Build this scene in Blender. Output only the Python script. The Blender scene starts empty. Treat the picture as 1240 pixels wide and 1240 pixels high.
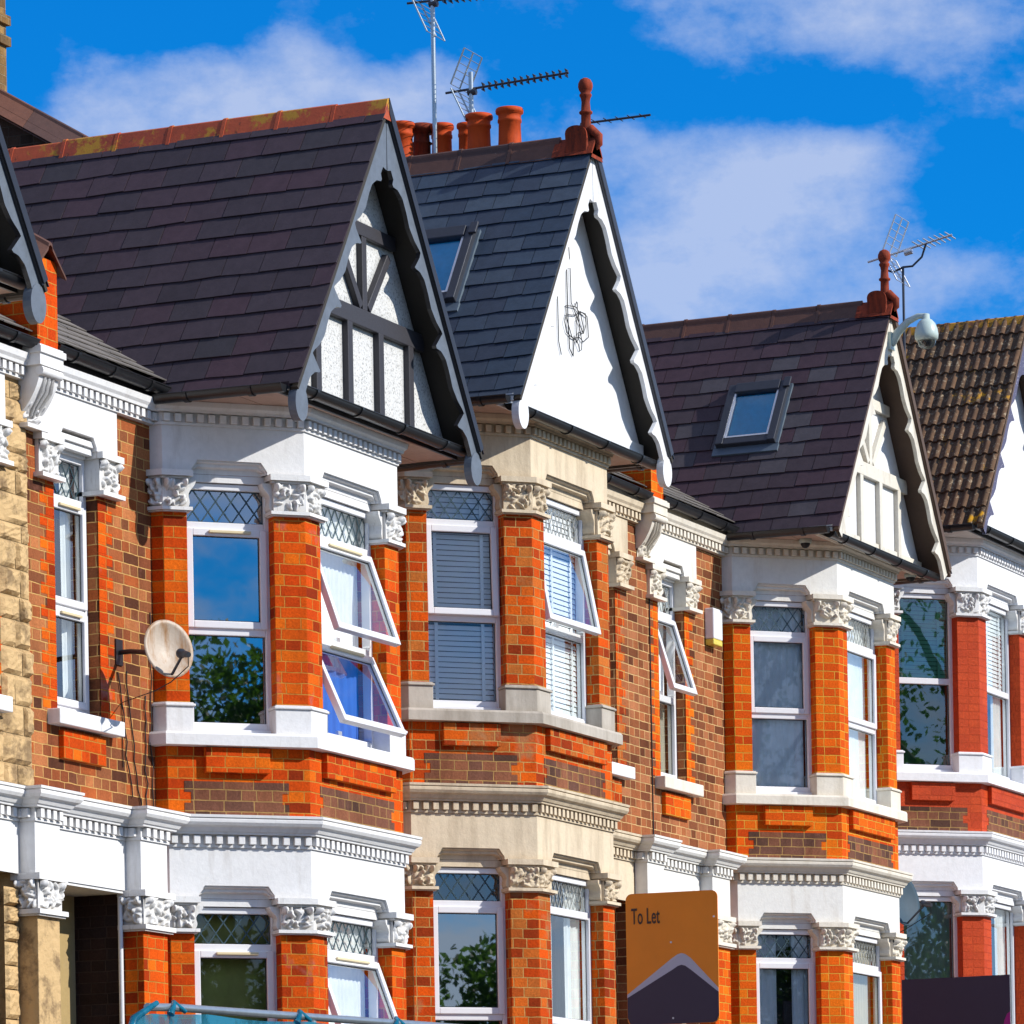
import bpy, math, random
from mathutils import Vector, Matrix
R = math.radians
rnd = random.Random(7)
scene = bpy.context.scene
col = scene.collection

# ------------------------------------------------------------------ helpers
def tag(o, label=None, cat=None, group=None, kind=None):
    if label: o['label'] = label
    if cat: o['category'] = cat
    if group: o['group'] = group
    if kind: o['kind'] = kind
    return o

def empty(name, loc, label=None, cat=None, group=None):
    o = bpy.data.objects.new(name, None)
    col.objects.link(o); o.location = loc; o.empty_display_size = .3
    return tag(o, label, cat, group)

ROOT = [None]
ZO = [0.0]

def wloc(o):
    v = Vector((0, 0, 0))
    while o: v += Vector(o.location); o = o.parent
    return v

class MB:
    """collects faces in world coordinates (z shifted by the house step)"""
    def __init__(s, zo=None):
        s.v = []; s.f = []; s.c = []; s.m = []; s.sm = []; s.zo = ZO[0] if zo is None else zo
    def face(s, pts, c=.5, m=0, sm=False):
        b = len(s.v); s.v += [tuple(p) for p in pts]
        s.f.append(tuple(range(b, b + len(pts)))); s.c.append(c); s.m.append(m); s.sm.append(sm)
    def grid(s, rows, c=.5, m=0, close=False, sm=True):
        """rows of points joined with shared vertices"""
        b = len(s.v); n = len(rows[0])
        for r in rows: s.v += [tuple(p) for p in r]
        for i in range(len(rows) - 1):
            for j in range(n - (0 if close else 1)):
                k = (j + 1) % n
                s.f.append((b + i*n + j, b + i*n + k, b + (i+1)*n + k, b + (i+1)*n + j))
                s.c.append(c); s.m.append(m); s.sm.append(sm)
    def hexa(s, p, c=.5, m=0):
        """8 points: bottom ring (ccw from above) then top ring"""
        b = len(s.v); s.v += [tuple(q) for q in p]
        for f in ((3,2,1,0),(4,5,6,7),(0,1,5,4),(1,2,6,5),(2,3,7,6),(3,0,4,7)):
            s.f.append(tuple(b + i for i in f)); s.c.append(c); s.m.append(m); s.sm.append(False)
    def box(s, x0, x1, y0, y1, z0, z1, c=.5, m=0):
        s.hexa([(x0,y0,z0),(x1,y0,z0),(x1,y1,z0),(x0,y1,z0),(x0,y0,z1),(x1,y0,z1),(x1,y1,z1),(x0,y1,z1)], c, m)
    def fbox(s, F, s0, s1, z0, z1, o0, o1, c=.5, m=0):
        """box in a facade frame, o0 inner .. o1 outer"""
        P = F.P
        s.hexa([P(s0,z0,o1),P(s1,z0,o1),P(s1,z0,o0),P(s0,z0,o0),P(s0,z1,o1),P(s1,z1,o1),P(s1,z1,o0),P(s0,z1,o0)], c, m)
    def prism(s, plan, z0, z1, c=.5, m=0):
        """plan: ccw polygon seen from above"""
        n = len(plan); b = len(s.v)
        s.v += [(p[0],p[1],z0) for p in plan] + [(p[0],p[1],z1) for p in plan]
        fs = [tuple(b + i for i in reversed(range(n))), tuple(b + n + i for i in range(n))]
        fs += [(b+i, b+(i+1)%n, b+n+(i+1)%n, b+n+i) for i in range(n)]
        for f in fs: s.f.append(f); s.c.append(c); s.m.append(m); s.sm.append(False)
    def slab(s, F, poly, o0, o1, c=.5, m=0):
        """polygon (s,z) ccw seen from outside, extruded between o0 (inner) and o1 (outer)"""
        n = len(poly); b = len(s.v)
        s.v += [F.P(p[0],p[1],o1) for p in poly] + [F.P(p[0],p[1],o0) for p in poly]
        fs = [tuple(b+i for i in range(n)), tuple(b+n+i for i in reversed(range(n)))]
        fs += [(b+(i+1)%n, b+i, b+n+i, b+n+(i+1)%n) for i in range(n)]
        for f in fs: s.f.append(f); s.c.append(c); s.m.append(m); s.sm.append(False)
    def tube(s, pts, r, n=8, c=.5, m=0, caps=True):
        pts = [Vector(p) for p in pts]; rows = []
        up = Vector((0,0,1)); prev = None
        for i, p in enumerate(pts):
            d = (pts[min(i+1,len(pts)-1)] - pts[max(i-1,0)]).normalized()
            if prev is None:
                a = d.cross(up)
                if a.length < .05: a = d.cross(Vector((1,0,0)))
            else: a = prev - d * prev.dot(d)
            a.normalize(); prev = a; b2 = d.cross(a)
            rr = r[i] if isinstance(r, (list, tuple)) else r
            rows.append([p + (a*math.cos(2*math.pi*k/n) + b2*math.sin(2*math.pi*k/n))*rr for k in range(n)])
        s.grid(rows, c, m, close=True)
        if caps:
            s.face(rows[0][::-1], c, m); s.face(rows[-1], c, m)
    def lathe(s, x, y, prof, n=20, c=.5, m=0):
        rows = [[(x + r*math.cos(2*math.pi*k/n), y + r*math.sin(2*math.pi*k/n), z) for k in range(n)] for r, z in prof]
        s.grid(rows, c, m, close=True)
        s.face(rows[0][::-1], c, m); s.face(rows[-1], c, m)
    def sweep(s, path, prof, c=.5, m=0, caps=True, smooth=False):
        """path: 2D polyline left->right seen from the street; prof: (offset outwards, z) from top to bottom"""
        rows = [[(q[0], q[1], z) for q in offset_path(path, o)] for o, z in prof]
        for i in range(len(rows)-1):
            for j in range(len(path)-1):
                s.face([rows[i+1][j], rows[i+1][j+1], rows[i][j+1], rows[i][j]], c, m, smooth)
        if caps:
            s.face([r[0] for r in rows], c, m); s.face([r[-1] for r in rows][::-1], c, m)
    def build(s, name, mat, parent=None, bevel=0, smooth=False, recalc=False):
        me = bpy.data.meshes.new(name)
        off = wloc(parent) if parent else Vector((0,0,0))
        vs = [(x-off.x, y-off.y, z+s.zo-off.z) for x,y,z in s.v]
        me.from_pydata(vs, [], s.f)
        me.validate(clean_customdata=False)
        if recalc:
            import bmesh
            bm = bmesh.new(); bm.from_mesh(me); bmesh.ops.recalc_face_normals(bm, faces=bm.faces); bm.to_mesh(me); bm.free()
        mats = mat if isinstance(mat, (list, tuple)) else [mat]
        for q in mats: me.materials.append(q)
        uv = me.uv_layers.new(name='UVMap'); ca = me.color_attributes.new('rnd', 'FLOAT_COLOR', 'CORNER')
        n = min(len(me.polygons), len(s.f)); cd = []; ud = []
        for i, p in enumerate(me.polygons):
            nn = p.normal; c = s.c[i] if i < n else .5
            if i < n: p.material_index = s.m[i]; p.use_smooth = smooth or s.sm[i]
            if abs(nn.z) > .75: t = Vector((1,0,0)); b = Vector((0,1,0))
            else:
                t = Vector((0,0,1)).cross(nn).normalized(); b = nn.cross(t)
                if abs(nn.z) < .05: b = Vector((0,0,1))
            for li in p.loop_indices:
                co = me.vertices[me.loops[li].vertex_index].co + off
                ud += [co.dot(t), co.dot(b)]; cd += [c, c, c, 1]
        me.uv_layers['UVMap'].data.foreach_set('uv', ud); me.color_attributes['rnd'].data.foreach_set('color', cd)
        me.update()
        o = bpy.data.objects.new(name, me); col.objects.link(o)
        if parent: o.parent = parent
        if bevel:
            b = o.modifiers.new('bevel', 'BEVEL'); b.width = bevel; b.segments = 2; b.limit_method = 'ANGLE'; b.angle_limit = R(35)
            b.harden_normals = False
        return o

class Frame:
    def __init__(s, ox, oy, dx, dy):
        l = math.hypot(dx, dy); s.o = (ox, oy); s.d = (dx/l, dy/l); s.n = (dy/l, -dx/l); s.len = l
    def P(s, a, z, o=0): return (s.o[0] + s.d[0]*a + s.n[0]*o, s.o[1] + s.d[1]*a + s.n[1]*o, z)
    def Q(s, a, o=0): return (s.o[0] + s.d[0]*a + s.n[0]*o, s.o[1] + s.d[1]*a + s.n[1]*o)

def seg(p, q): return Frame(p[0], p[1], q[0]-p[0], q[1]-p[1])

def offset_path(path, o):
    fr = [seg(path[i], path[i+1]) for i in range(len(path)-1)]
    out = []
    for i, p in enumerate(path):
        if i == 0: n = fr[0].n; out.append((p[0]+n[0]*o, p[1]+n[1]*o))
        elif i == len(path)-1: n = fr[-1].n; out.append((p[0]+n[0]*o, p[1]+n[1]*o))
        else:
            a, b = fr[i-1].n, fr[i].n; k = 1 + a[0]*b[0] + a[1]*b[1]
            out.append((p[0]+(a[0]+b[0])*o/k, p[1]+(a[1]+b[1])*o/k))
    return out

# ------------------------------------------------------------------ materials
MATS = {}
def newmat(name):
    m = bpy.data.materials.new(name); m.use_nodes = True
    nt = m.node_tree; nt.nodes.clear()
    out = nt.nodes.new('ShaderNodeOutputMaterial'); b = nt.nodes.new('ShaderNodeBsdfPrincipled')
    nt.links.new(b.outputs[0], out.inputs[0]); MATS[name] = m
    return m, nt, b
def N(nt, t, **kw):
    n = nt.nodes.new('ShaderNode' + t)
    for k, v in kw.items():
        if k in n.inputs: n.inputs[k].default_value = v
        else: setattr(n, k, v)
    return n
def ramp(nt, stops, fac, interp='LINEAR'):
    r = nt.nodes.new('ShaderNodeValToRGB'); cr = r.color_ramp; cr.interpolation = interp
    while len(cr.elements) < len(stops): cr.elements.new(.5)
    for e, (p, c) in zip(cr.elements, stops): e.position = p; e.color = (*c, 1) if len(c) == 3 else c
    nt.links.new(fac, r.inputs[0]); return r.outputs[0]
def mixc(nt, fac, a, b, mode='MIX'):
    m = nt.nodes.new('ShaderNodeMix'); m.data_type = 'RGBA'; m.blend_type = mode
    for sock, v in ((0, fac), (6, a), (7, b)):
        if isinstance(v, bpy.types.NodeSocket): nt.links.new(v, m.inputs[sock])
        elif sock == 0: m.inputs[0].default_value = v
        else: m.inputs[sock].default_value = (*v, 1)
    return m.outputs[2]
def math_(nt, op, a, b=0.0, c=0.0, clamp=False):
    m = nt.nodes.new('ShaderNodeMath'); m.operation = op; m.use_clamp = clamp
    for i, v in enumerate((a, b, c)):
        if isinstance(v, bpy.types.NodeSocket): nt.links.new(v, m.inputs[i])
        else: m.inputs[i].default_value = v
    return m.outputs[0]
def noise(nt, scale, detail=4, rough=.55, vec=None, stretch=None):
    g = nt.nodes.new('ShaderNodeNewGeometry').outputs['Position'] if vec is None else vec
    if stretch:
        mp = nt.nodes.new('ShaderNodeMapping'); mp.inputs['Scale'].default_value = stretch; nt.links.new(g, mp.inputs[0]); g = mp.outputs[0]
    n = nt.nodes.new('ShaderNodeTexNoise'); n.inputs['Scale'].default_value = scale; n.inputs['Detail'].default_value = detail; n.inputs['Roughness'].default_value = rough
    nt.links.new(g, n.inputs['Vector']); return n.outputs['Fac']
def bump(nt, b, h, strength=.4, dist=.01):
    n = nt.nodes.new('ShaderNodeBump'); n.inputs['Strength'].default_value = strength; n.inputs['Distance'].default_value = dist
    nt.links.new(h, n.inputs['Height']); nt.links.new(n.outputs[0], b.inputs['Normal'])

def brick_mat(name, cols, mortar, bw=.225, rh=.0775, ms=.0045, patch=None, patch_at=(.55,.66), patch_scale=1.6, bumpd=.008, soot=.35, paint=False):
    m, nt, b = newmat(name)
    uv = nt.nodes.new('ShaderNodeUVMap'); uv.uv_map = 'UVMap'
    wob = noise(nt, 9, 2)
    add = nt.nodes.new('ShaderNodeVectorMath'); add.operation = 'ADD'
    w2 = nt.nodes.new('ShaderNodeCombineXYZ')
    nt.links.new(math_(nt, 'MULTIPLY', math_(nt, 'SUBTRACT', wob, .5), .012), w2.inputs[1]); nt.links.new(math_(nt, 'MULTIPLY', math_(nt, 'SUBTRACT', noise(nt, 5, 2), .5), .02), w2.inputs[0])
    nt.links.new(uv.outputs[0], add.inputs[0]); nt.links.new(w2.outputs[0], add.inputs[1])
    t = nt.nodes.new('ShaderNodeTexBrick'); nt.links.new(add.outputs[0], t.inputs['Vector'])
    t.offset = .5; t.squash = .52; t.squash_frequency = 2; t.offset_frequency = 2
    t.inputs['Scale'].default_value = 1; t.inputs['Brick Width'].default_value = bw; t.inputs['Row Height'].default_value = rh
    t.inputs['Mortar Size'].default_value = ms; t.inputs['Mortar Smooth'].default_value = .25
    t.inputs['Color1'].default_value = (0,0,0,1); t.inputs['Color2'].default_value = (1,1,1,1); t.inputs['Mortar'].default_value = (.5,.5,.5,1)
    n = len(cols); c = ramp(nt, [(i/max(n-1,1)*.92+.04, k) for i, k in enumerate(cols)], t.outputs['Color'])
    fine = noise(nt, 60, 3, .7)
    c = mixc(nt, .55, c, ramp(nt, [(.3,(.55,.55,.55)),(.7,(1.25,1.25,1.25))], fine), 'MULTIPLY')
    if patch:
        pn = noise(nt, patch_scale, 5, .62)
        c = mixc(nt, ramp(nt, [(patch_at[0],(0,0,0)),(patch_at[1],(.85,.85,.85))], pn), c, patch)
    c = mixc(nt, soot*.9, c, ramp(nt, [(.35,(.35,.30,.28)),(.6,(1,1,1))], noise(nt, 3.5, 7, .7, stretch=(2,2,.5))), 'MULTIPLY')
    mo = mixc(nt, .6, mortar, ramp(nt, [(.3,(.5,.5,.5)),(.7,(1.2,1.2,1.2))], noise(nt, 14, 4)), 'MULTIPLY')
    c = mixc(nt, t.outputs['Fac'] if not paint else math_(nt, 'MULTIPLY', t.outputs['Fac'], .35), c, mo)
    big = noise(nt, 1.1, 6, .65)
    c = mixc(nt, soot, c, ramp(nt, [(.3,(.38,.34,.32)),(.55,(1,1,1))], big), 'MULTIPLY')
    nt.links.new(c, b.inputs['Base Color']); b.inputs['Roughness'].default_value = .85 if not paint else .55
    b.inputs['Specular IOR Level'].default_value = .12
    h = math_(nt, 'ADD', math_(nt, 'MULTIPLY', t.outputs['Fac'], -1.0), math_(nt, 'ADD', math_(nt, 'MULTIPLY', fine, .45), math_(nt, 'MULTIPLY', t.outputs['Color'], .12)))
    bump(nt, b, h, .9, bumpd)
    return m

def stucco(name, colr, dirt=(.35,.3,.24), amount=.35, rough=.75, bs=40, bd=.004, lo=.5, hi=.75, streak=True, spec=.3, dirt_scale=3.):
    m, nt, b = newmat(name)
    d = noise(nt, dirt_scale, 8, .68, stretch=(2.2,2.2,.35) if streak else None)
    c = mixc(nt, math_(nt, 'MULTIPLY', ramp(nt, [(lo,(0,0,0)),(hi,(1,1,1))], d), amount), colr, dirt)
    # blends in the second colour where faces stand close together
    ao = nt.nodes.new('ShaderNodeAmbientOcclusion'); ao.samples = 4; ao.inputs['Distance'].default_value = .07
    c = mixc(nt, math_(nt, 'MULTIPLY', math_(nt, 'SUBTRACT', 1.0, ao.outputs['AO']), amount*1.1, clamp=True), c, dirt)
    c = mixc(nt, .35, c, ramp(nt, [(.3,(.82,.82,.82)),(.7,(1.06,1.06,1.06))], noise(nt, bs*.5, 4)), 'MULTIPLY')
    nt.links.new(c, b.inputs['Base Color']); b.inputs['Roughness'].default_value = rough; b.inputs['Specular IOR Level'].default_value = spec
    bump(nt, b, noise(nt, bs, 5, .6), .5, bd)
    return m

def slate_mat(name, cols, lichen=None, rough=.5, spec=.4, streakc=.3):
    m, nt, b = newmat(name)
    a = nt.nodes.new('ShaderNodeAttribute'); a.attribute_name = 'rnd'
    n = len(cols); c = ramp(nt, [(i/max(n-1,1), k) for i, k in enumerate(cols)], a.outputs['Fac'])
    c = mixc(nt, .5, c, ramp(nt, [(.3,(.65,.65,.65)),(.7,(1.3,1.3,1.3))], noise(nt, 12, 6, .7)), 'MULTIPLY')
    c = mixc(nt, math_(nt,'MULTIPLY', ramp(nt, [(.62,(0,0,0)),(.8,(1,1,1))], noise(nt, 30, 4, .8)), streakc), c, (.2,.19,.18))
    if lichen:
        for lc, sc, lo in lichen:
            c = mixc(nt, ramp(nt, [(lo,(0,0,0)),(lo+.07,(.9,.9,.9))], noise(nt, sc, 6, .75)), c, lc)
    nt.links.new(c, b.inputs['Base Color']); b.inputs['Roughness'].default_value = rough; b.inputs['Specular IOR Level'].default_value = spec
    bump(nt, b, noise(nt, 45, 5, .7), .45, .004)
    return m

def plain(name, c, rough=.5, metal=0, spec=.5, var=.25, scale=20, bd=.001):
    m, nt, b = newmat(name)
    cc = mixc(nt, var, c, ramp(nt, [(.3,(.6,.6,.6)),(.7,(1.25,1.25,1.25))], noise(nt, scale, 5, .65)), 'MULTIPLY')
    nt.links.new(cc, b.inputs['Base Color']); b.inputs['Roughness'].default_value = rough; b.inputs['Metallic'].default_value = metal
    b.inputs['Specular IOR Level'].default_value = spec
    bump(nt, b, noise(nt, scale*2.5, 3), .3, bd)
    return m

def glass_mat(name, refl=.3, tint=(.85,.92,.92)):
    m = bpy.data.materials.new(name); m.use_nodes = True; nt = m.node_tree; nt.nodes.clear(); MATS[name] = m
    out = N(nt, 'OutputMaterial'); mix = N(nt, 'MixShader'); tr = N(nt, 'BsdfTransparent'); gl = N(nt, 'BsdfGlossy')
    tr.inputs[0].default_value = (*tint, 1); gl.inputs['Roughness'].default_value = .010; gl.inputs[0].default_value = (.95,.97,1,1)
    fr = N(nt, 'Fresnel'); fr.inputs[0].default_value = 1.5
    nt.links.new(math_(nt, 'ADD', math_(nt, 'MULTIPLY', fr.outputs[0], 1.6), refl, clamp=True), mix.inputs[0])
    bp = N(nt, 'Bump'); bp.inputs['Strength'].default_value = .05; bp.inputs['Distance'].default_value = .004
    nt.links.new(noise(nt, 2.2, 2), bp.inputs['Height']); nt.links.new(bp.outputs[0], gl.inputs['Normal'])
    nt.links.new(tr.outputs[0], mix.inputs[1]); nt.links.new(gl.outputs[0], mix.inputs[2]); nt.links.new(mix.outputs[0], out.inputs[0])
    return m

# brick
red_rub = brick_mat('red_rubbed_brick', [(.30,.03,.003),(.66,.062,.002),(.78,.10,.003),(.56,.05,.002),(.85,.17,.006),(.70,.08,.003)], (.62,.26,.045), patch=(.42,.17,.14), patch_at=(.62,.7), soot=.3)
red_rubC = brick_mat('worn_red_brick', [(.30,.035,.004),(.62,.065,.003),(.76,.12,.005),(.58,.17,.03),(.42,.05,.004),(.80,.10,.003)], (.58,.34,.11), patch=(.42,.19,.08), patch_at=(.58,.66), soot=.3, bumpd=.011)
red_rubD = brick_mat('orange_brick', [(.55,.055,.002),(.74,.10,.003),(.82,.18,.005),(.66,.08,.003),(.84,.13,.004)], (.72,.38,.05), soot=.15)
red_paint = brick_mat('red_painted_brick', [(.56,.062,.014),(.62,.075,.016),(.52,.055,.013)], (.42,.04,.010), soot=.15, bumpd=.012, paint=True)
stockB = brick_mat('brown_stock_brick', [(.10,.035,.018),(.30,.10,.04),(.50,.12,.03),(.18,.06,.03),(.56,.20,.07),(.36,.13,.05)], (.66,.38,.13), patch=(.46,.19,.14), patch_at=(.60,.74), patch_scale=1.3, soot=.4, bumpd=.011)
stockD = brick_mat('brown_red_stock_brick', [(.14,.045,.02),(.34,.11,.04),(.46,.15,.055),(.22,.07,.03),(.50,.19,.08)], (.72,.46,.20), soot=.4)
apron = brick_mat('dark_apron_brick', [(.10,.05,.035),(.20,.085,.055),(.32,.12,.06),(.15,.07,.05)], (.46,.28,.10), soot=.5)
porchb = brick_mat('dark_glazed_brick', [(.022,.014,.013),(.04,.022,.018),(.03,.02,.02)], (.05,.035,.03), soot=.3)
yellowb = brick_mat('yellow_stock_brick', [(.30,.17,.06),(.40,.24,.09),(.16,.10,.05),(.34,.20,.08)], (.34,.25,.14), soot=.6)
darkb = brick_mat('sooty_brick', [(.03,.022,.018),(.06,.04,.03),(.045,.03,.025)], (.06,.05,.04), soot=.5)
# render, stone, paint
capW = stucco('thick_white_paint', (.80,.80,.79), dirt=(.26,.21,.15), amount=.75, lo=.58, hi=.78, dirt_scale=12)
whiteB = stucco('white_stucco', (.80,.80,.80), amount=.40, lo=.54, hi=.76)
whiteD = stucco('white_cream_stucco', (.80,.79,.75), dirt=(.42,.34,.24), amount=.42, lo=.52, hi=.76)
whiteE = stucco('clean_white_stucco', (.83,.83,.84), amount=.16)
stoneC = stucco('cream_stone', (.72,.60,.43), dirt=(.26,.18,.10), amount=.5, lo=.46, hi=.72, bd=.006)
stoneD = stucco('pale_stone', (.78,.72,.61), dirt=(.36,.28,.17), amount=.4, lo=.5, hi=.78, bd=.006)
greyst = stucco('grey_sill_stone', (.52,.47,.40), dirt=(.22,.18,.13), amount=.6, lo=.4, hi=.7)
ashlar = stucco('yellow_sandstone', (.62,.42,.20), dirt=(.16,.10,.05), amount=.75, lo=.5, hi=.62, bs=16, bd=.03, streak=False, dirt_scale=5)
pebble = stucco('pebble_dash', (.70,.70,.68), dirt=(.16,.16,.15), amount=.8, lo=.52, hi=.64, bs=60, bd=.012, streak=False, dirt_scale=55)
creamrender = stucco('cream_render', (.42,.30,.13), amount=.4)
soffm = stucco('pink_soffit_boards', (.55,.38,.30), amount=.4, dirt=(.25,.15,.1), rough=.6)
soffwhite = stucco('white_soffit', (.72,.70,.66), amount=.3)
blackp = plain('black_paint', (.018,.018,.022), .35, spec=.5)
greyboard = plain('grey_blue_paint', (.13,.155,.19), .5, var=.45, scale=14)
whiteboard = stucco('white_bargeboard_paint', (.80,.81,.82), amount=.28, rough=.5)
creamboard = stucco('weathered_cream_paint', (.74,.70,.60), dirt=(.28,.19,.11), amount=.5, lo=.5, hi=.7, rough=.5)
flint = stucco('purple_grey_speckle', (.10,.10,.17), dirt=(.6,.6,.7), amount=.9, lo=.62, hi=.66, streak=False, dirt_scale=45)
darksoff = plain('dark_brown_boarding', (.035,.028,.02), .7)
brownsoff = plain('brown_boarding', (.10,.06,.04), .7)
timberB = plain('black_timber', (.035,.033,.04), .55, var=.5, scale=60, bd=.004)
upvc = plain('white_upvc', (.80,.80,.82), .28, var=.05)
upvc_grey = plain('shaded_upvc', (.72,.71,.74), .3, var=.05)
vent = plain('cream_plastic', (.72,.60,.36), .4, var=.1)
gutm = plain('black_gutter_plastic', (.012,.013,.015), .34, var=.2)
lead = plain('lead_came', (.05,.09,.11), .4, metal=.3)
leadw = plain('pale_came', (.35,.36,.34), .5)
gasket = plain('black_gasket', (.01,.01,.012), .5)
terra = stucco('terracotta', (.34,.055,.022), dirt=(.05,.02,.015), amount=.9, lo=.42, hi=.7, dirt_scale=9, rough=.75, spec=.15)
terrapot = stucco('orange_terracotta', (.60,.075,.012), dirt=(.10,.03,.02), amount=.6, lo=.48, hi=.75, rough=.65, spec=.15)
ridgeB = slate_mat('red_ridge_tile', [(.42,.07,.025),(.50,.09,.03),(.36,.06,.025)], lichen=[((.50,.26,.02), 3.2, .52), ((.05,.03,.02), 9, .60)], rough=.7)
ridgeC = slate_mat('brown_ridge_tile', [(.11,.052,.036),(.15,.06,.036),(.08,.042,.034)], lichen=[((.35,.3,.25), 9, .68)], rough=.6)
ridgeE = slate_mat('mossy_ridge_tile', [(.25,.10,.04),(.20,.09,.04)], lichen=[((.55,.26,.02), 5, .44), ((.05,.04,.01), 8, .55)], rough=.9)
slateB = slate_mat('purple_grey_slate', [(.040,.030,.037),(.056,.042,.051),(.068,.038,.049),(.045,.040,.046)], rough=.6, spec=.25)
slateC = slate_mat('blue_grey_slate', [(.030,.048,.076),(.046,.070,.104),(.034,.046,.072),(.062,.088,.120)], rough=.42, spec=.3)
slateD = slate_mat('mixed_purple_slate', [(.052,.030,.039),(.068,.038,.049),(.050,.035,.043),(.060,.044,.052),(.078,.070,.079)], rough=.55, spec=.25)
slateM = slate_mat('pale_weathered_slate', [(.16,.145,.13),(.20,.18,.165),(.13,.12,.11)], rough=.7)
tileE = slate_mat('mossy_concrete_tile', [(.12,.07,.045),(.17,.10,.06),(.09,.06,.04)], lichen=[((.42,.33,.22), 22, .56), ((.60,.30,.02), 2.6, .60), ((.03,.025,.02), 16, .60)], rough=.95, spec=.1)
leadfl = plain('lead_flashing', (.12,.16,.20), .5, metal=.2)
steel = plain('galvanised_steel', (.45,.50,.52), .35, metal=.8)
alum = plain('aluminium', (.75,.76,.78), .3, metal=.7)
darkmet = plain('dark_metal', (.05,.055,.07), .4, metal=.4)
roommat = plain('dark_room', (.030,.034,.038), .9)
roomgreen = plain('green_room', (.40,.38,.10), .9, var=.5, scale=4)
curtw = plain('net_curtain', (.92,.93,.93), .9, var=.25, scale=6)
curtc = plain('cream_curtain', (.55,.50,.40), .9, var=.3, scale=6)
curtb = plain('blue_curtain', (.03,.13,.50), .8, var=.2, scale=8)
curtg = plain('pale_green_curtain', (.30,.34,.26), .9, var=.3)
blindg = plain('green_blind', (.12,.42,.24), .5, var=.3)
greenrefl = plain('dark_green_reflection', (.02,.12,.03), .9, var=.6, scale=5)  # green of the reflected trees put into the backing sheet's colour
blindm = plain('white_blind', (.90,.93,.95), .5, var=.06)
gls = glass_mat('window_glass', .08, (.93,.97,.97))
glsr = glass_mat('reflective_glass', .26, (.6,.68,.66))
glsd = glass_mat('dim_glass', .0, (.98,.99,.99))
skygl = glass_mat('rooflight_glass', .0, (.8,.95,1))
cctvw = plain('pale_green_plastic', (.50,.60,.55), .3, var=.05)
dishm = stucco('cream_enamel', (.52,.43,.34), dirt=(.34,.17,.06), amount=.9, rough=.45, lo=.46, hi=.66, dirt_scale=7)
dishg = plain('grey_dish', (.045,.08,.11), .6, spec=.2)  # colour lowered to carry the shadow that lies on this dish
orange = plain('orange_board', (.95,.27,.0), .45, var=.15, scale=3)
purple = plain('dark_purple_board', (.035,.018,.05), .4, var=.15, scale=3)
silver = plain('silver_board', (.50,.48,.56), .4, var=.05)
brownink = plain('brown_ink', (.06,.022,.012), .5)
magenta = plain('magenta_ink', (.45,.0,.22), .5)
timberpost = plain('softwood_post', (.45,.36,.24), .8)
doorm = plain('dark_door_paint', (.02,.03,.05), .3)
cablem = plain('black_cable', (.01,.01,.01), .5)
def teal_mat():
    m, nt, b = newmat('teal_sheeting')
    b.inputs['Base Color'].default_value = (.0,.16,.26,1); b.inputs['Roughness'].default_value = .25
    mix = N(nt, 'MixShader'); tr = N(nt, 'BsdfTransparent'); tr.inputs[0].default_value = (.35,.75,.95,1)
    out = [n for n in nt.nodes if n.type == 'OUTPUT_MATERIAL'][0]
    nt.links.new(ramp(nt, [(.4,(.45,.45,.45)),(.6,(.95,.95,.95))], noise(nt, 9, 4)), mix.inputs[0])
    nt.links.new(tr.outputs[0], mix.inputs[1]); nt.links.new(b.outputs[0], mix.inputs[2]); nt.links.new(mix.outputs[0], out.inputs[0])
    return m
teal = teal_mat()

# ------------------------------------------------------------------ terrace geometry
WY = 16.30      # wall plane
CY0, FY = 16.20, 15.45   # start of canted face, bay front
GY = 15.12      # bargeboard face
HW = 1.50       # half width of the gable at eaves
KS = 1.475       # gable roof slope
APZ = 9.0
EAZ = 6.76

def gz(dx): return APZ - KS*abs(dx)

def bay_path(xc):
    return [(xc-1.53, WY), (xc-1.53, CY0), (xc-.78, FY), (xc+.78, FY), (xc+1.53, CY0), (xc+1.53, WY)]

def dentils(mb, F, s0, s1, z0, z1, o0, o1, pitch=.083):
    n = max(1, int((s1-s0)/pitch)); p = (s1-s0)/n
    for i in range(n):
        a = s0 + p*i + p*.22
        mb.fbox(F, a, a+p*.56, z0, z1, o0, o1)

def carved(mb, F, s0, s1, z0, z1, o, seed, depth=.040):
    """relief panel of leaves and fruit"""
    r = random.Random(seed); w = s1-s0; h = z1-z0; blobs = []
    for k in range(int(12 + w*60)):
        a = r.uniform(0, 2*math.pi); blobs.append((r.uniform(.06,.94)*w, r.uniform(.05,.95)*h, r.uniform(.010,.021), r.uniform(.025,.055), a, r.uniform(.45,1)))
    for k in range(4): blobs.append((r.uniform(.2,.8)*w, r.uniform(.2,.75)*h, .019, .019, 0, 1.2))
    blobs.append((.10*w, .86*h, .028, .032, 0, 1.3)); blobs.append((.90*w, .86*h, .028, .032, 0, 1.3)); blobs.append((.10*w, .86*h, .010, .010, 0, 1.6)); blobs.append((.90*w, .86*h, .010, .010, 0, 1.6))
    nx = max(8, int(w/.0065)); nz = int(h/.0065); rows = []
    for j in range(nz+1):
        row = []
        for i in range(nx+1):
            x = w*i/nx; z = h*j/nz; d = 0
            for bx, bz, ra, rb, an, hh in blobs:
                ca, sa = math.cos(an), math.sin(an); u = ((x-bx)*ca+(z-bz)*sa)/ra; v = (-(x-bx)*sa+(z-bz)*ca)/rb
                q = u*u+v*v
                if q < 1: d = max(d, hh*(1-q)**.4*(.75+.25*abs(math.cos(u*3.1))))
            flare = .014*(j/nz)**2 - .004
            if i in (0, nx) or j in (0, nz): d *= .3
            row.append(F.P(s0+x, z0+z, o + d*depth + flare))
        rows.append(row)
    mb.grid(rows)

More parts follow.
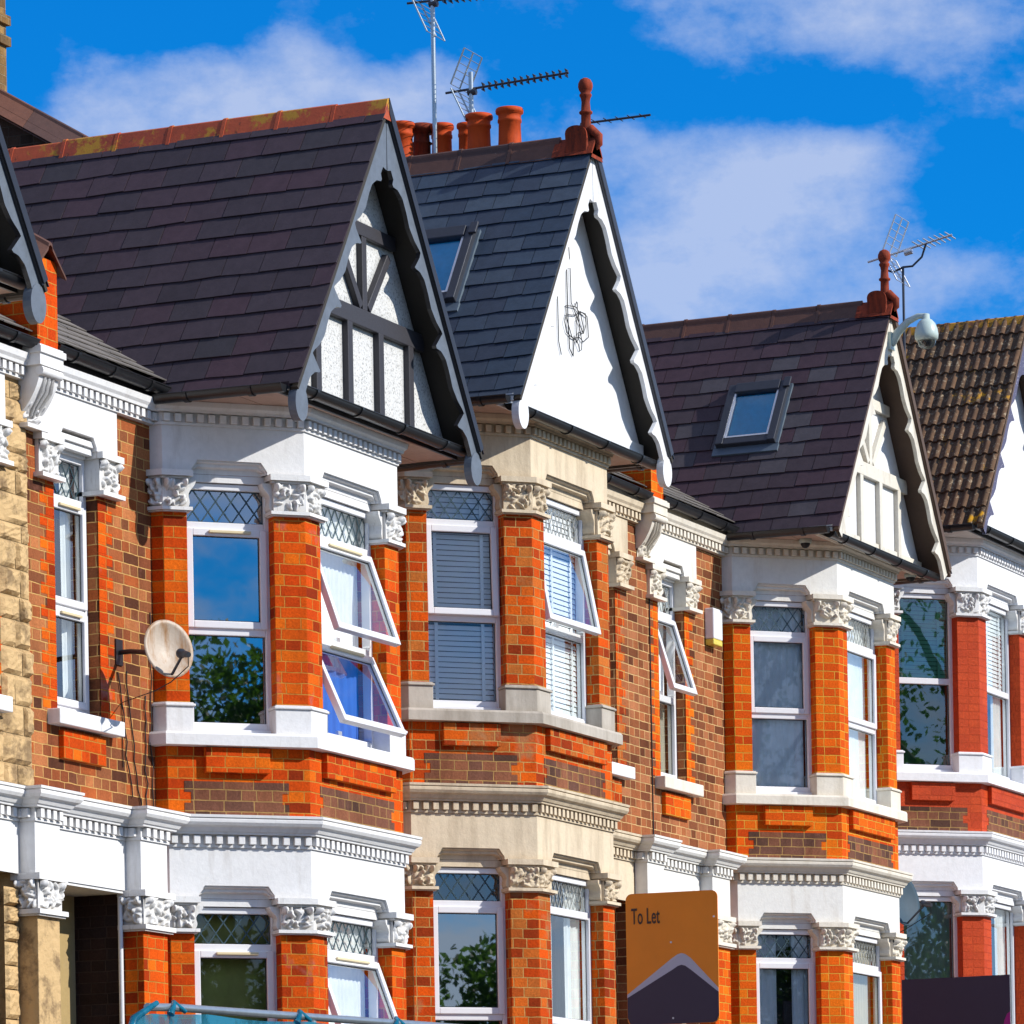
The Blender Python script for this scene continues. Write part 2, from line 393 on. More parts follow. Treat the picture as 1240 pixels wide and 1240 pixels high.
def pier_plan(FA, sa, FB, sb, off, depth, wid=0.0):
    """plan of a pier turning the corner from facet FA (from sa to its end) to FB (start to sb)"""
    if FA is not None and FB is not None:
        k = 1 + FA.n[0]*FB.n[0] + FA.n[1]*FB.n[1]
        cx, cy = FB.o; c = (cx + (FA.n[0]+FB.n[0])*off/k, cy + (FA.n[1]+FB.n[1])*off/k)
        ci = (cx - (FA.n[0]+FB.n[0])*depth/k, cy - (FA.n[1]+FB.n[1])*depth/k)
        return [FA.Q(sa-wid, off), c, FB.Q(sb+wid, off), FB.Q(sb+wid, -depth), ci, FA.Q(sa-wid, -depth)]

def diamonds(mb, F, s0, s1, z0, z1, o, pw=.10, ph=.145, t=.005):
    """diagonal cames clipped to the rectangle, built as thin ribbons"""
    k = ph/pw
    for sg in (1, -1):
        c = -20*ph
        while c < 20*ph:
            pts = []
            for s in (s0, s1):
                z = sg*k*(s-s0) + z0 + c
                if z0 <= z <= z1: pts.append((s, z))
            for z in (z0, z1):
                s = s0 + (z - z0 - c)/(sg*k)
                if s0 < s < s1: pts.append((s, z))
            if len(pts) >= 2:
                (a, b), (a2, b2) = pts[0], pts[1]; l = math.hypot(a2-a, b2-b)
                if l > .01:
                    nx, nz = -(b2-b)/l*t, (a2-a)/l*t
                    q = [(a+nx,b+nz),(a-nx,b-nz),(a2-nx,b2-nz),(a2+nx,b2+nz)]
                    ar = sum(q[i][0]*q[(i+1)%4][1]-q[(i+1)%4][0]*q[i][1] for i in range(4))
                    if ar < 0: q = q[::-1]
                    mb.slab(F, q, o, o+.004)
            c += ph

def bars(mb, F, s0, s1, z0, z1, w, o0, o1, wt=None, wb=None):
    wt = wt or w; wb = wb or w
    mb.fbox(F, s0, s0+w, z0, z1, o0, o1); mb.fbox(F, s1-w, s1, z0, z1, o0, o1)
    mb.fbox(F, s0+w, s1-w, z1-wt, z1, o0, o1-.001); mb.fbox(F, s0+w, s1-w, z0, z0+wb, o0, o1-.001)

def blinds(mb, F, s0, s1, z0, z1, o, pitch=.042, tilt=1.02):
    z = z0 + .02
    mb.fbox(F, s0, s1, z1-.03, z1, o-.02, o+.02)
    r = random.Random(int(z0*100+s0*37))
    while z < z1-.03:
        dz = .020*tilt; do = -.004; j = r.uniform(-.002,.002)
        mb.grid([[F.P(s0, z-dz+j, o-do), F.P(s1, z-dz-j, o-do)], [F.P(s0, z+.004+j, o), F.P(s1, z+.004-j, o)], [F.P(s0, z+dz*.8+j, o+do), F.P(s1, z+dz*.8-j, o+do)]])
        z += pitch
    w = s1-s0
    for a in ((.16,.84) if w < .7 else (.12,.5,.88)):
        mb.fbox(F, s0+w*a-.014, s0+w*a+.014, z0, z1, o+.018, o+.021)
    mb.fbox(F, s0, s1, z0, z0+.018, o-.014, o+.014)

def curtain(mb, F, s0, s1, z0, z1, o, seed=1, amp=.012, lam=.09, gather=0.):
    r = random.Random(seed); ph = [r.uniform(0, 6.28) for _ in range(4)]; n = max(16, int((s1-s0)/.011)); rows = []
    for j in range(9):
        t = j/8; row = []
        for i in range(n+1):
            s = i/n; x = s*(s1-s0)
            d = amp*math.sin(2*math.pi*x/lam + ph[0] + .6*math.sin(x*9+ph[1]) + t*.4) + amp*.45*math.sin(2*math.pi*x/(lam*.43)+ph[2])
            g = gather*math.sin(math.pi*min(1,t*1.1))*(s-.0)
            row.append(F.P(s0 + x - g*(s1-s0), z0+(z1-z0)*(1-t), o+d))
        rows.append(row[::-1])
    mb.grid(rows)

def window(parent, F, s0, s1, z0, z1, inset, zt=None, zm=None, top='lead', mull=None, up=('sash',0), lo=('fixed',0), inside=('room','room'), glass=(None,None,None), ventat=True, fr=None, label=None, roomd=.35):
    """one window: outer frame mesh with sash, glass, cames, vent and blind meshes as its sub-parts"""
    fr = fr or upvc; o1 = -inset; o0 = o1-.07; w = .045
    f = MB(); bars(f, F, s0, s1, z0, z1, w, o0, o1, wb=.05)
    if zt: f.fbox(F, s0+w, s1-w, zt-.03, zt+.03, o0, o1-.002)
    if zm: f.fbox(F, s0+w, s1-w, zm-.03, zm+.03, o0, o1-.002)
    if mull and zt: f.fbox(F, mull-.018, mull+.018, zt+.03, z1-w, o0, o1-.003)
    f.fbox(F, s0-.01, s1+.01, z0-.028, z0-.001, o0-.02, o1+.035)          # drip sill
    W = f.build('window', fr, parent, bevel=.005)
    if label: W['label'] = label
    a0, a1 = s0+w, s1-w
    def pane(b0, b1, c0, c1, g, oo=None):
        oo = o1-.035 if oo is None else oo
        m = MB(); m.face([F.P(b0,c0,oo), F.P(b1,c0,oo), F.P(b1,c1,oo), F.P(b0,c1,oo)]); m.build('glass', g or gls, W)
        k = MB(); t = .006
        for q in ((b0,b0+t,c0,c1),(b1-t,b1,c0,c1),(b0,b1,c0,c0+t),(b0,b1,c1-t,c1)): k.fbox(F, q[0],q[1],q[2],q[3], oo+.0005, oo+.004)
        k.build('gasket', gasket, W)
    if zt:
        pane(a0, a1, zt+.03, z1-w, glass[0])
        if top.startswith('lead'):
            d = MB()
            if mull:
                diamonds(d, F, a0, mull-.018, zt+.03, z1-w, o1-.033, .075, .15, .003); diamonds(d, F, mull+.018, a1, zt+.03, z1-w, o1-.033, .075, .15, .003)
            else: diamonds(d, F, a0, a1, zt+.03, z1-w, o1-.033, .115, .155, .0045)
            d.build('leading', leadw if top == 'leadw' else lead, W)
    def light(c0, c1, kind, ang, g):
        if kind == 'fixed': pane(a0, a1, c0, c1, g); return
        sw = .052; m = MB(); e = .012; b0, b1, d0, d1 = a0-e, a1+e, c0-e, c1+e; so = o1+.018
        bars(m, F, b0, b1, d0, d1, sw, o1-.035, so)
        S = m.build('sash', fr, None); pm = MB(); oo = o1-.01
        pm.face([F.P(b0+sw,d0+sw,oo), F.P(b1-sw,d0+sw,oo), F.P(b1-sw,d1-sw,oo), F.P(b0+sw,d1-sw,oo)]); G = pm.build('glass', g or gls, None)
        km = MB(); t = .007
        for q in ((b0+sw,b0+sw+t,d0+sw,d1-sw),(b1-sw-t,b1-sw,d0+sw,d1-sw),(b0+sw,b1-sw,d0+sw,d0+sw+t),(b0+sw,b1-sw,d1-sw-t,d1-sw)): km.fbox(F, q[0],q[1],q[2],q[3], oo+.0005, oo+.005)
        K = km.build('gasket', gasket, None)
        objs = [S, G, K]
        if ang:
            hm = MB()
            for a in (a0+.015, a1-.025): hm.fbox(F, a, a+.01, c0+.02, c0+.03, o1-.05, o1+.01)
            hm.fbox(F, (a0+a1)/2-.03, (a0+a1)/2+.03, c0-.0, c0+.035, o1-.04, o1-.015)
            hm.build('stay', alum, W)
        off = wloc(W)
        piv = Vector(F.P(0, d1, so)); piv.z += ZO[0]; ax = Vector((F.d[0], F.d[1], 0))
        M = Matrix.Translation(piv) @ Matrix.Rotation(R(-ang), 4, ax) @ Matrix.Translation(-piv)
        for q in objs:
            q.data.transform(Matrix.Translation(-off) @ M); q.parent = W
            if q is S:
                b = q.modifiers.new('bevel','BEVEL'); b.width = .006; b.segments = 2; b.limit_method = 'ANGLE'
        if ventat:
            vm = MB(); vw = (b1-b0); vm.fbox(F, b0+vw*.28, b0+vw*.80, d1-.032, d1-.012, so, so+.02)
            V = vm.build('trickle_vent', vent, None, bevel=.004); V.data.transform(Matrix.Translation(-off) @ M); V.parent = W
    topz = (zt-.03) if zt else z1-w
    if zm: light(zm+.03, topz, up[0], up[1], glass[1]); light(z0+.05, zm-.03, lo[0], lo[1], glass[2])
    else: light(z0+.05, topz, up[0], up[1], glass[1])
    # what stands behind the panes
    for k, (c0, c1) in zip(inside, (((zm+.0) if zm else z0+.03, z1-.03), (z0+.03, (zm or z0)+.0))):
        if c1-c0 < .05: continue
        oo = o1-.10
        if k in ('blind','gblind'): m = MB(); blinds(m, F, a0-.0, a1+.0, c0, c1, o1-.075); m.build('blind', blindm if k == 'blind' else blindg, W)
        elif k in ('net','cream','blue','green','netl'):
            m = MB(); ss0, ss1 = a0, a1
            if k == 'netl': ss1 = a0 + (a1-a0)*.45
            curtain(m, F, ss0, ss1, c0, c1, oo, seed=int(s0*50+z0*9), lam=.07 if k != 'blue' else .16, amp=.006 if k != 'blue' else .012)
            m.build('curtain', {'net':curtw,'netl':curtw,'cream':curtc,'blue':curtb,'green':curtg}[k], W)
            if k == 'netl':
                m = MB(); curtain(m, F, a0 + (a1-a0)*.72, ss1+(a1-ss1), c0, c1, oo, seed=int(s0*50+z0*9)+3, lam=.08); m.build('curtain', curtw, W)
    rm = MB(); oo = o1 - roomd  # sheet close behind the glass, its tone standing in for the unlit room
    rm.face([F.P(s0-.05,z0-.05,oo), F.P(s1+.05,z0-.05,oo), F.P(s1+.05,z1+.05,oo), F.P(s0-.05,z1+.05,oo)])
    rm.build('room_backing', roomgreen if 'roomg' in inside else (greenrefl if 'gblind' in inside else roommat), W)
    return W

def storey(parent, xc, L, st, spec, rnds):
    """one storey of a canted bay: piers, capitals, frieze, cornice, sill, windows"""
    path = bay_path(xc); Fs = [seg(path[i], path[i+1]) for i in range(5)]
    FA, FF, FC = Fs[1], Fs[2], Fs[3]; cl = FA.len
    capb, capt, ftop, ctop, plt, slt, slb, base = L['capb'], L['capt'], L['ftop'], L['ctop'], L['plt'], L['slt'], L['slb'], L['base']
    ops = [(FA, .175, cl-.24), (FF, .24, FF.len-.24), (FC, .24, cl-.175)]
    ztop = capt-.06       # head of the window
    # brick piers
    D = .24
    def plans(off, wid, depth=D):
        return [pier_plan(Fs[0], 0, FA, .175, off, depth, wid)[1:] if False else [path0(off), corner(Fs[0],FA,off), FA.Q(.175+wid, off), FA.Q(.175+wid, -depth), (path[0][0]+depth, WY)],
                pier_plan(FA, cl-.24, FF, .24, off, depth, wid), pier_plan(FF, FF.len-.24, FC, .24, off, depth, wid),
                [FC.Q(cl-.175-wid, -depth), FC.Q(cl-.175-wid, off), corner(FC,Fs[4],off), (path[5][0]+off, WY), (path[5][0]-depth, WY)]]
    def path0(off): return (path[0][0]-off, WY)
    def corner(A, B, off):
        k = 1 + A.n[0]*B.n[0] + A.n[1]*B.n[1]; return (B.o[0]+(A.n[0]+B.n[0])*off/k, B.o[1]+(A.n[1]+B.n[1])*off/k)
    for pl in plans(0, 0):
        m = MB(); m.prism(pl, slt-.01, capb+.02); m.build('brick_pier', st['pier'], parent, bevel=.004)
    for pl, pl2 in zip(plans(.028, .02), plans(.042, .03)):
        m = MB(); m.prism(pl, slt-.012, plt-.028); m.prism(pl2, plt-.029, plt-.010); m.prism(pl, plt-.012, plt); m.build('pier_base', st['base'], parent, bevel=.008)
    # capitals
    rects = [[(FA, 0, .175), (Fs[0], .0, Fs[0].len)], [(FA, cl-.24, cl), (FF, 0, .24)], [(FF, FF.len-.24, FF.len), (FC, 0, .24)], [(FC, cl-.175, cl)]]
    for i, (pl, pa, pb, pc) in enumerate(zip(plans(.012, .0), plans(.050, .03), plans(.034, .018), plans(.060, .035))):
        m = MB(); m.prism(pl, capb+.03, capt-.03)
        m.prism(pb, capb, capb+.012); m.prism(pa, capb+.010, capb+.034)
        m.prism(pb, capt-.060, capt-.042); m.prism(pc, capt-.043, capt)
        for k, (F, a, b) in enumerate(rects[i]): carved(m, F, a, b, capb+.034, capt-.058, .010, rnds*31+i*7+k, .040+.006*((rnds+i)%3))
        # scrolled bracket on the reveal side
        for (F, side, a) in {0:[(FA,1,.175)],1:[(FA,-1,cl-.24),(FF,1,.24)],2:[(FF,-1,FF.len-.24),(FC,1,.24)],3:[(FC,-1,cl-.175)]}[i]:
            zb, zt2 = capb+.034, capt-.058; prof = []
            for t in range(11):
                u = t/10; prof.append((.012 + .058*u**1.6 + .012*math.sin(u*9), zb+(zt2-zb)*u))
            poly = [(a + side*p, z) for p, z in prof]
            poly = ([(a-side*.02, zb)] + poly + [(a-side*.02, zt2)])
            if side < 0: poly = poly[::-1]
            m.slab(F, poly, -.16, -.012)
        m.build('carved_capital', st['cap'], parent)
    # frieze with shouldered window heads
    m = MB()
    segs = [(Fs[0], []), (FA, [ops[0]]), (FF, [ops[1]]), (FC, [ops[2]]), (Fs[4], [])]
    for F, op in segs:
        if not op:
            m.face([F.P(0,capt-.001), F.P(F.len,capt-.001), F.P(F.len,ftop), F.P(0,ftop)]); continue
        a, b = op[0][1], op[0][2]; h = .085; ca = a+.04; cb = b-.04; ch = .045
        n0 = [(0,capt),(ca-.07,capt)] ; z = capt
        # polygons left / right / above the notch
        m.face([F.P(0,z), F.P(ca,z), F.P(ca,z+.02), F.P(ca+ch,z+h), F.P(ca+ch,ftop), F.P(0,ftop)])
        m.face([F.P(cb,z), F.P(F.len,z), F.P(F.len,ftop), F.P(cb-ch,ftop), F.P(cb-ch,z+h), F.P(cb,z+.02)])
        m.face([F.P(ca+ch,z+h), F.P(cb-ch,z+h), F.P(cb-ch,ftop), F.P(ca+ch,ftop)])
        # moulded soffit stepping in from the notch
        outer = [(ca,z),(ca,z+.02),(ca+ch,z+h),(cb-ch,z+h),(cb,z+.02),(cb,z)]
        lev = [(0,0),(0,-.018),(-.012,-.018),(-.022,-.045),(-.040,-.045),(-.050,-.085),(-.085,-.09)]
        rows = []
        for dz, o in lev: rows.append([F.P(s + (.35*abs(dz) if s < (a+b)/2 else -.35*abs(dz)), max(zz+dz, z-.03) if zz > z+.03 else zz, o) for s, zz in outer])
        for i in range(len(rows)-1):
            for j in range(len(outer)-1): m.face([rows[i][j], rows[i][j+1], rows[i+1][j+1], rows[i+1][j]][::-1])
        m.face([rows[-1][0], rows[-1][1], rows[-1][2], rows[-1][3], rows[-1][4], rows[-1][5]][::-1])
        m.fbox(F, a-.01, b+.01, capt-.055, capt-.002, -.25, -.092)
    m.build('frieze', st['frieze'], parent)
    # dentil cornice
    m = MB()
    if L['upper']:
        prof = [(0,ftop-.012),(.014,ftop-.012),(.014,ftop+.008),(.004,ftop+.008),(.004,ftop+.072),(.048,ftop+.076),(.050,ftop+.092),(.075,ftop+.11),(.085,ctop),(-.1,ctop)]
        m.sweep(path, prof[::-1]); dz = (ftop+.010, ftop+.066, .004, .040)
    else:
        prof = [(0,ftop-.025),(.014,ftop-.025),(.014,ftop-.006),(.006,ftop-.006),(.006,ftop+.062),(.052,ftop+.066),(.056,ftop+.082),(.066,ftop+.084),(.084,ftop+.112),(.108,ftop+.124),(.122,ftop+.145),(.124,ftop+.165),(.116,ftop+.176),(.128,ftop+.178),(.130,ctop-.004),(.0,ctop+.012)]
        m.sweep(path, prof[::-1]); dz = (ftop-.002, ftop+.058, .006, .042)
    for F, ext in ((Fs[0],0),(FA,.012),(FF,.012),(FC,.012)):
        dentils(m, F, -ext, F.len+ext, *dz)
    m.build('dentil_cornice', st['cornice'], parent, bevel=.003)
    # sill
    m = MB(); m.sweep(path, [(-.30,slt),(.075,slt-.012),(.085,slt-.03),(.085,slb+.004),(.05,slb),(-.05,slb)]); m.build('sill', st['sill'], parent, bevel=.006)
    # apron wall below with projecting brick panels
    m = MB(); m.sweep(path, [(0,slb+.01),(0,base)], caps=False)
    for F in Fs[1:4]:
        pass
    m.build('apron_wall', st['pier'], parent)
    m = MB(); z1 = slb-.245
    for F, a, b in ((FA,.12,cl-.16),(FF,.16,FF.len-.16),(FC,.16,cl-.12)):
        r = random.Random(rnds+5); z = z1; k = 0
        while z-.03 > base and k < (4 if L['upper'] else 40):
            e = .05 if k % 2 else .0; m.fbox(F, a+e, b-e, max(z-.0775, base+.001), z, -.01, .003); z -= .0775; k += 1
    m.build('dark_brickwork', st['apron'], parent)
    m = MB()
    for F, a, b in ((FA,.27,cl-.31),(FF,.20,FF.len-.20),(FC,.3,cl-.25)):
        m.fbox(F, a, b, slb-.165-.02, slb-.005, -.01, .045)
    m.build('projecting_brick_panel', st['pier'], parent, bevel=.005)
    # windows
    for key, (F, a, b) in zip(('canted','front','far'), ops):
        kw = dict(spec[key]); window(parent, F, a-.012, b+.012, slt+.03, ztop, .115, **kw)
    # dark sheet across the bay, in place of the unlit room behind
    m = MB(); m.box(xc-1.4, xc+1.4, WY-.03, WY-.02, base, capt); m.build('room_backing', roommat, parent)

UP = dict(capb=5.915, capt=6.21, ftop=6.545, ctop=6.69, plt=4.565, slt=4.365, slb=4.255, base=3.74, upper=True)
LO = dict(capb=2.925, capt=3.185, ftop=3.565, ctop=3.765, plt=1.50, slt=1.30, slb=1.18, base=-.75, upper=False)

# ---- slated slopes
def slates(mb, org, ax, dn, nrm, length, depth, gauge, width, clip=None, lift=.007, th=.005, rs=3, cvals=None, margin=None):
    """org: ridge corner; ax: along the ridge; dn: unit vector down the slope; nrm: outward normal"""
    r = random.Random(rs); org, ax, dn, nrm = map(Vector, (org, ax, dn, nrm))
    rows = int(math.ceil(length_d(depth, gauge)))
    for i in range(rows):
        t0 = i*gauge; t1 = min((i+1)*gauge, depth); off = 0 if i % 2 else width/2
        a = -off
        while a < length:
            a0 = max(a, 0)+.003; a1 = min(a+width, length)-.003; a += width
            if a1-a0 < .02: continue
            c = r.random() if cvals is None else cvals(r, i, a, rows)
            l = lift + r.uniform(-.002,.003); sk = r.gauss(0,.004)
            p = [org+ax*a0+dn*(t0-.01)+nrm*.001, org+ax*a1+dn*(t0-.01)+nrm*.001, org+ax*a1+dn*(t1+sk)+nrm*(l+th), org+ax*a0+dn*(t1-sk)+nrm*(l+th)]
            fl = (p[1]-p[0]).cross(p[3]-p[0]).dot(nrm) < 0
            q = [p[3]-nrm*th*1.6, p[2]-nrm*th*1.6]
            f1 = p if not fl else p[::-1]; mb.face(f1, c)
            mb.face([p[3], p[2], q[1], q[0]], c*.6)
            mb.face([p[0], p[3], q[0], p[0]-nrm*.002], c); mb.face([p[2], p[1], p[1]-nrm*.002, q[1]], c)
def length_d(d, g): return d/g

def pantiles(mb, org, ax, dn, nrm, length, depth, gauge, width, rs=4):
    r = random.Random(rs); org, ax, dn, nrm = map(Vector, (org, ax, dn, nrm))
    rows = int(math.ceil(depth/gauge)); cols = int(length/width)
    for i in range(rows):
        for j in range(cols):
            c = r.random(); a = j*width; pts = []
            sk = r.uniform(-.006,.006); n = 20
            row0 = []; row1 = []; row2 = []
            for k in range(n+1):
                u = k/n
                # double-roman profile: two rolls per tile
                q_ = (u*2) % 1; h = .024*max(0, math.sin(math.pi*q_/.62))**.6 if q_ < .62 else 0
                row0.append(org+ax*(a+u*width)+dn*(i*gauge-.02)+nrm*(h+.004)); row1.append(org+ax*(a+u*width)+dn*((i+1)*gauge+sk)+nrm*(h+.030)); row2.append(row1[-1]-nrm*.022)
            mb.grid([row0, row1], c, sm=True); mb.grid([row1, row2], c*.5, sm=False)

def ridge(parent, xc, apz, y0, y1, mat, style, seclen=.45, rs=1):
    """ridge tiles along y: 'angle' red tiles or 'roll' tiles"""
    m = MB(); r = random.Random(rs); y = y0; k = KS/math.hypot(1, KS); kc = 1/math.hypot(1, KS)
    while y < y1-.05:
        e = min(y+seclen, y1); c = r.random(); dz = r.uniform(-.006,.006); w = .15 if style == 'angle' else .165
        prof = []
        if style == 'angle':
            prof = [(-w*kc-.012, -w*k-.0), (-.028, .026), (0, .040), (.028, .026), (w*kc+.012, -w*k)]
        else:
            prof = [(-w*kc-.015, -w*k), (-.034, .0)] + [(-.032*math.cos(t), .028+.032*math.sin(t)) for t in (0,.6,1.2,math.pi/2,1.95,2.5,math.pi)] + [(.034,.0),(w*kc+.015,-w*k)]
        for yy0, yy1, g in ((y+.004, e-.03, 0), (e-.03, e, .007)):
            rows = [[(xc+a*(1+g*3), yq, apz+.02+b+dz+g) for a, b in prof] for yq in (yy0, yy1)]
            m.grid(rows, c, sm=False)
            m.face(rows[0], c*.6); 
        y = e
    m.build('ridge_tiles', mat, parent)

def finial(parent, xc, apz, y):
    m = MB(); z = apz+.05
    m.lathe(xc, y+.08, [(0.043,z-.10),(0.053,z-.02),(0.045,z+0.032),(0.040,z+0.130),(0.039,z+0.190),(0.053,z+0.198),(0.055,z+0.212),(0.039,z+0.223),(0.034,z+0.292),(0.040,z+0.324),(0.050,z+0.340),(0.050,z+0.352),(0.038,z+0.365),(0.052,z+0.385),(0.060,z+0.413),(0.058,z+0.441),(0.043,z+0.470),(0.019,z+0.484)], 20)
    # saddle with rounded upstanding wings and a lip over the front
    rows = []
    for t in range(13):
        a = -1 + t/6; rows.append([(xc+.120*a, y-.012, z-.165*abs(a)**1.2+.012), (xc+.120*a, y+.34, z-.165*abs(a)**1.2+.012)])
    m.grid(rows); m.face([r[0] for r in rows]); m.face([(r[0][0], y-.012, r[0][2]-.03) for r in rows][::-1])
    for sx in (-1, 1):
        n = 14; inn = []; out_ = []
        for t in range(n+1):
            a = math.pi*t/n; yy = y+.13-.095*math.cos(a); h = .105*math.sin(a)**.5
            top = (xc+sx*(.075+.03*h/.105), yy, z-.02+h); base = (xc+sx*.085, yy, z-.12)
            inn.append([base, ((base[0]+top[0])/2-sx*.012, yy, (base[2]+top[2])/2), top]); out_.append([(p[0]+sx*.016, p[1], p[2]) for p in inn[-1]])
        m.grid(inn); m.grid([o[::-1] for o in out_]); m.grid([[i[2] for i in inn], [o[2] for o in out_]])
    m.tube([(xc, y+.02, z-.10), (xc, y-.03, z-.055), (xc, y-.03, z+.0), (xc, y+.05, z+.07)], [.024,.032,.036,.045], 12)
    m.build('finial', terra, parent)

def bargeboards(parent, xc, mat, side_mat, fy, top_strip=True, disc=True, th=.035, seedw=0):
    """a scalloped board down each slope, with discs at the feet"""
    L = math.hypot(HW+.05, KS*(HW+.05)); ux, uz = 1/math.hypot(1,KS), KS/math.hypot(1,KS)
    # widths measured square to the slope, t = distance down the slope from the apex
    wid = [(.0,.0)]
    def width(t):
        t0 = .50; per = .635
        if t < t0-.09: return .30*t/.41*.9 if t < .41 else .27
        if t < t0: return .20
        q = ((t-t0) % per)/per
        pts = [(0,.235),(.04,.235),(.12,.175),(.25,.135),(.42,.135),(.6,.15),(.78,.125),(.93,.082),(.985,.075),(1,.235)]
        for (a, b), (c, d) in zip(pts, pts[1:]):
            if q <= c: return b+(d-b)*(q-a)/(c-a)
        return .2
    for sx in (-1, 1):
        m = MB(); n = 120; fr = []; bk = []
        e0 = .0
        for i in range(n+1):
            t = L*i/n; wv = width(t)
            # outer edge point on the roof line; inner edge square to it, never past the centre line
            ox = xc + sx*ux*t; oz = APZ + .0 - uz*t
            ix = ox - sx*uz*wv; iz = oz - ux*wv
            if (ix-xc)*sx < 0.004:
                k = ((ox-xc)*sx-.004)/max(1e-6, sx*(ox-ix)); k = max(0, k); ix = ox+(ix-ox)*k; iz = oz+(iz-oz)*k
                ix = xc+sx*.004; iz = min(iz, oz - .0)
                iz = oz-ux*wv*k - (.42-min(.42,t))*0
            fr.append(((ox, oz), (ix, iz)))
        # solid apex piece
        for i in range(n):
            a, b = fr[i], fr[i+1]
            for yy, flip in ((fy, sx > 0), (fy+th, sx < 0)):
                q = [(a[0][0],yy,a[0][1]), (a[1][0],yy,a[1][1]), (b[1][0],yy,b[1][1]), (b[0][0],yy,b[0][1])]
                m.face(q[::-1] if flip else q)
            q = [(a[1][0],fy,a[1][1]), (a[1][0],fy+th,a[1][1]), (b[1][0],fy+th,b[1][1]), (b[1][0],fy,b[1][1])]
            m.face(q if sx < 0 else q[::-1], m=1)
            q = [(a[0][0],fy,a[0][1]), (a[0][0],fy+th,a[0][1]), (b[0][0],fy+th,b[0][1]), (b[0][0],fy,b[0][1])]
            m.face(q, m=0)
        if disc:
            cx, cz, r = xc+sx*(HW-.02), EAZ-.17, .125
            F = Frame(0, fy, 1, 0); m.slab(F, [(cx+r*.78*math.cos(t*math.pi/12), cz+r*math.sin(t*math.pi/12)) for t in range(24)], -.055, .006)
        m.build('bargeboard', [mat, side_mat], parent, recalc=False)
        if top_strip and sx > 0:
            m = MB(); 
            for o, w2, yy in ((.0,.03,fy-.02),(.012,.03,fy-.032)):
                p0 = (xc, APZ+.045+o); p1 = (xc+sx*ux*(L+.02), APZ+.045+o-uz*(L+.02))
                q = [(p0[0],yy,p0[1]),(p1[0],yy,p1[1]),(p1[0]-sx*uz*.06,yy,p1[1]-ux*.06),(p0[0],yy,p0[1]-.115)]
                b = [(x, yy+.05, z) for x, _, z in q]
                m.face(q if sx < 0 else q[::-1]); m.face(b); 
                for j in range(4): m.face([q[j], q[(j+1)%4], b[(j+1)%4], b[j]])
            m.build('verge_strip', blackp if top_strip is True else top_strip, parent, recalc=True)

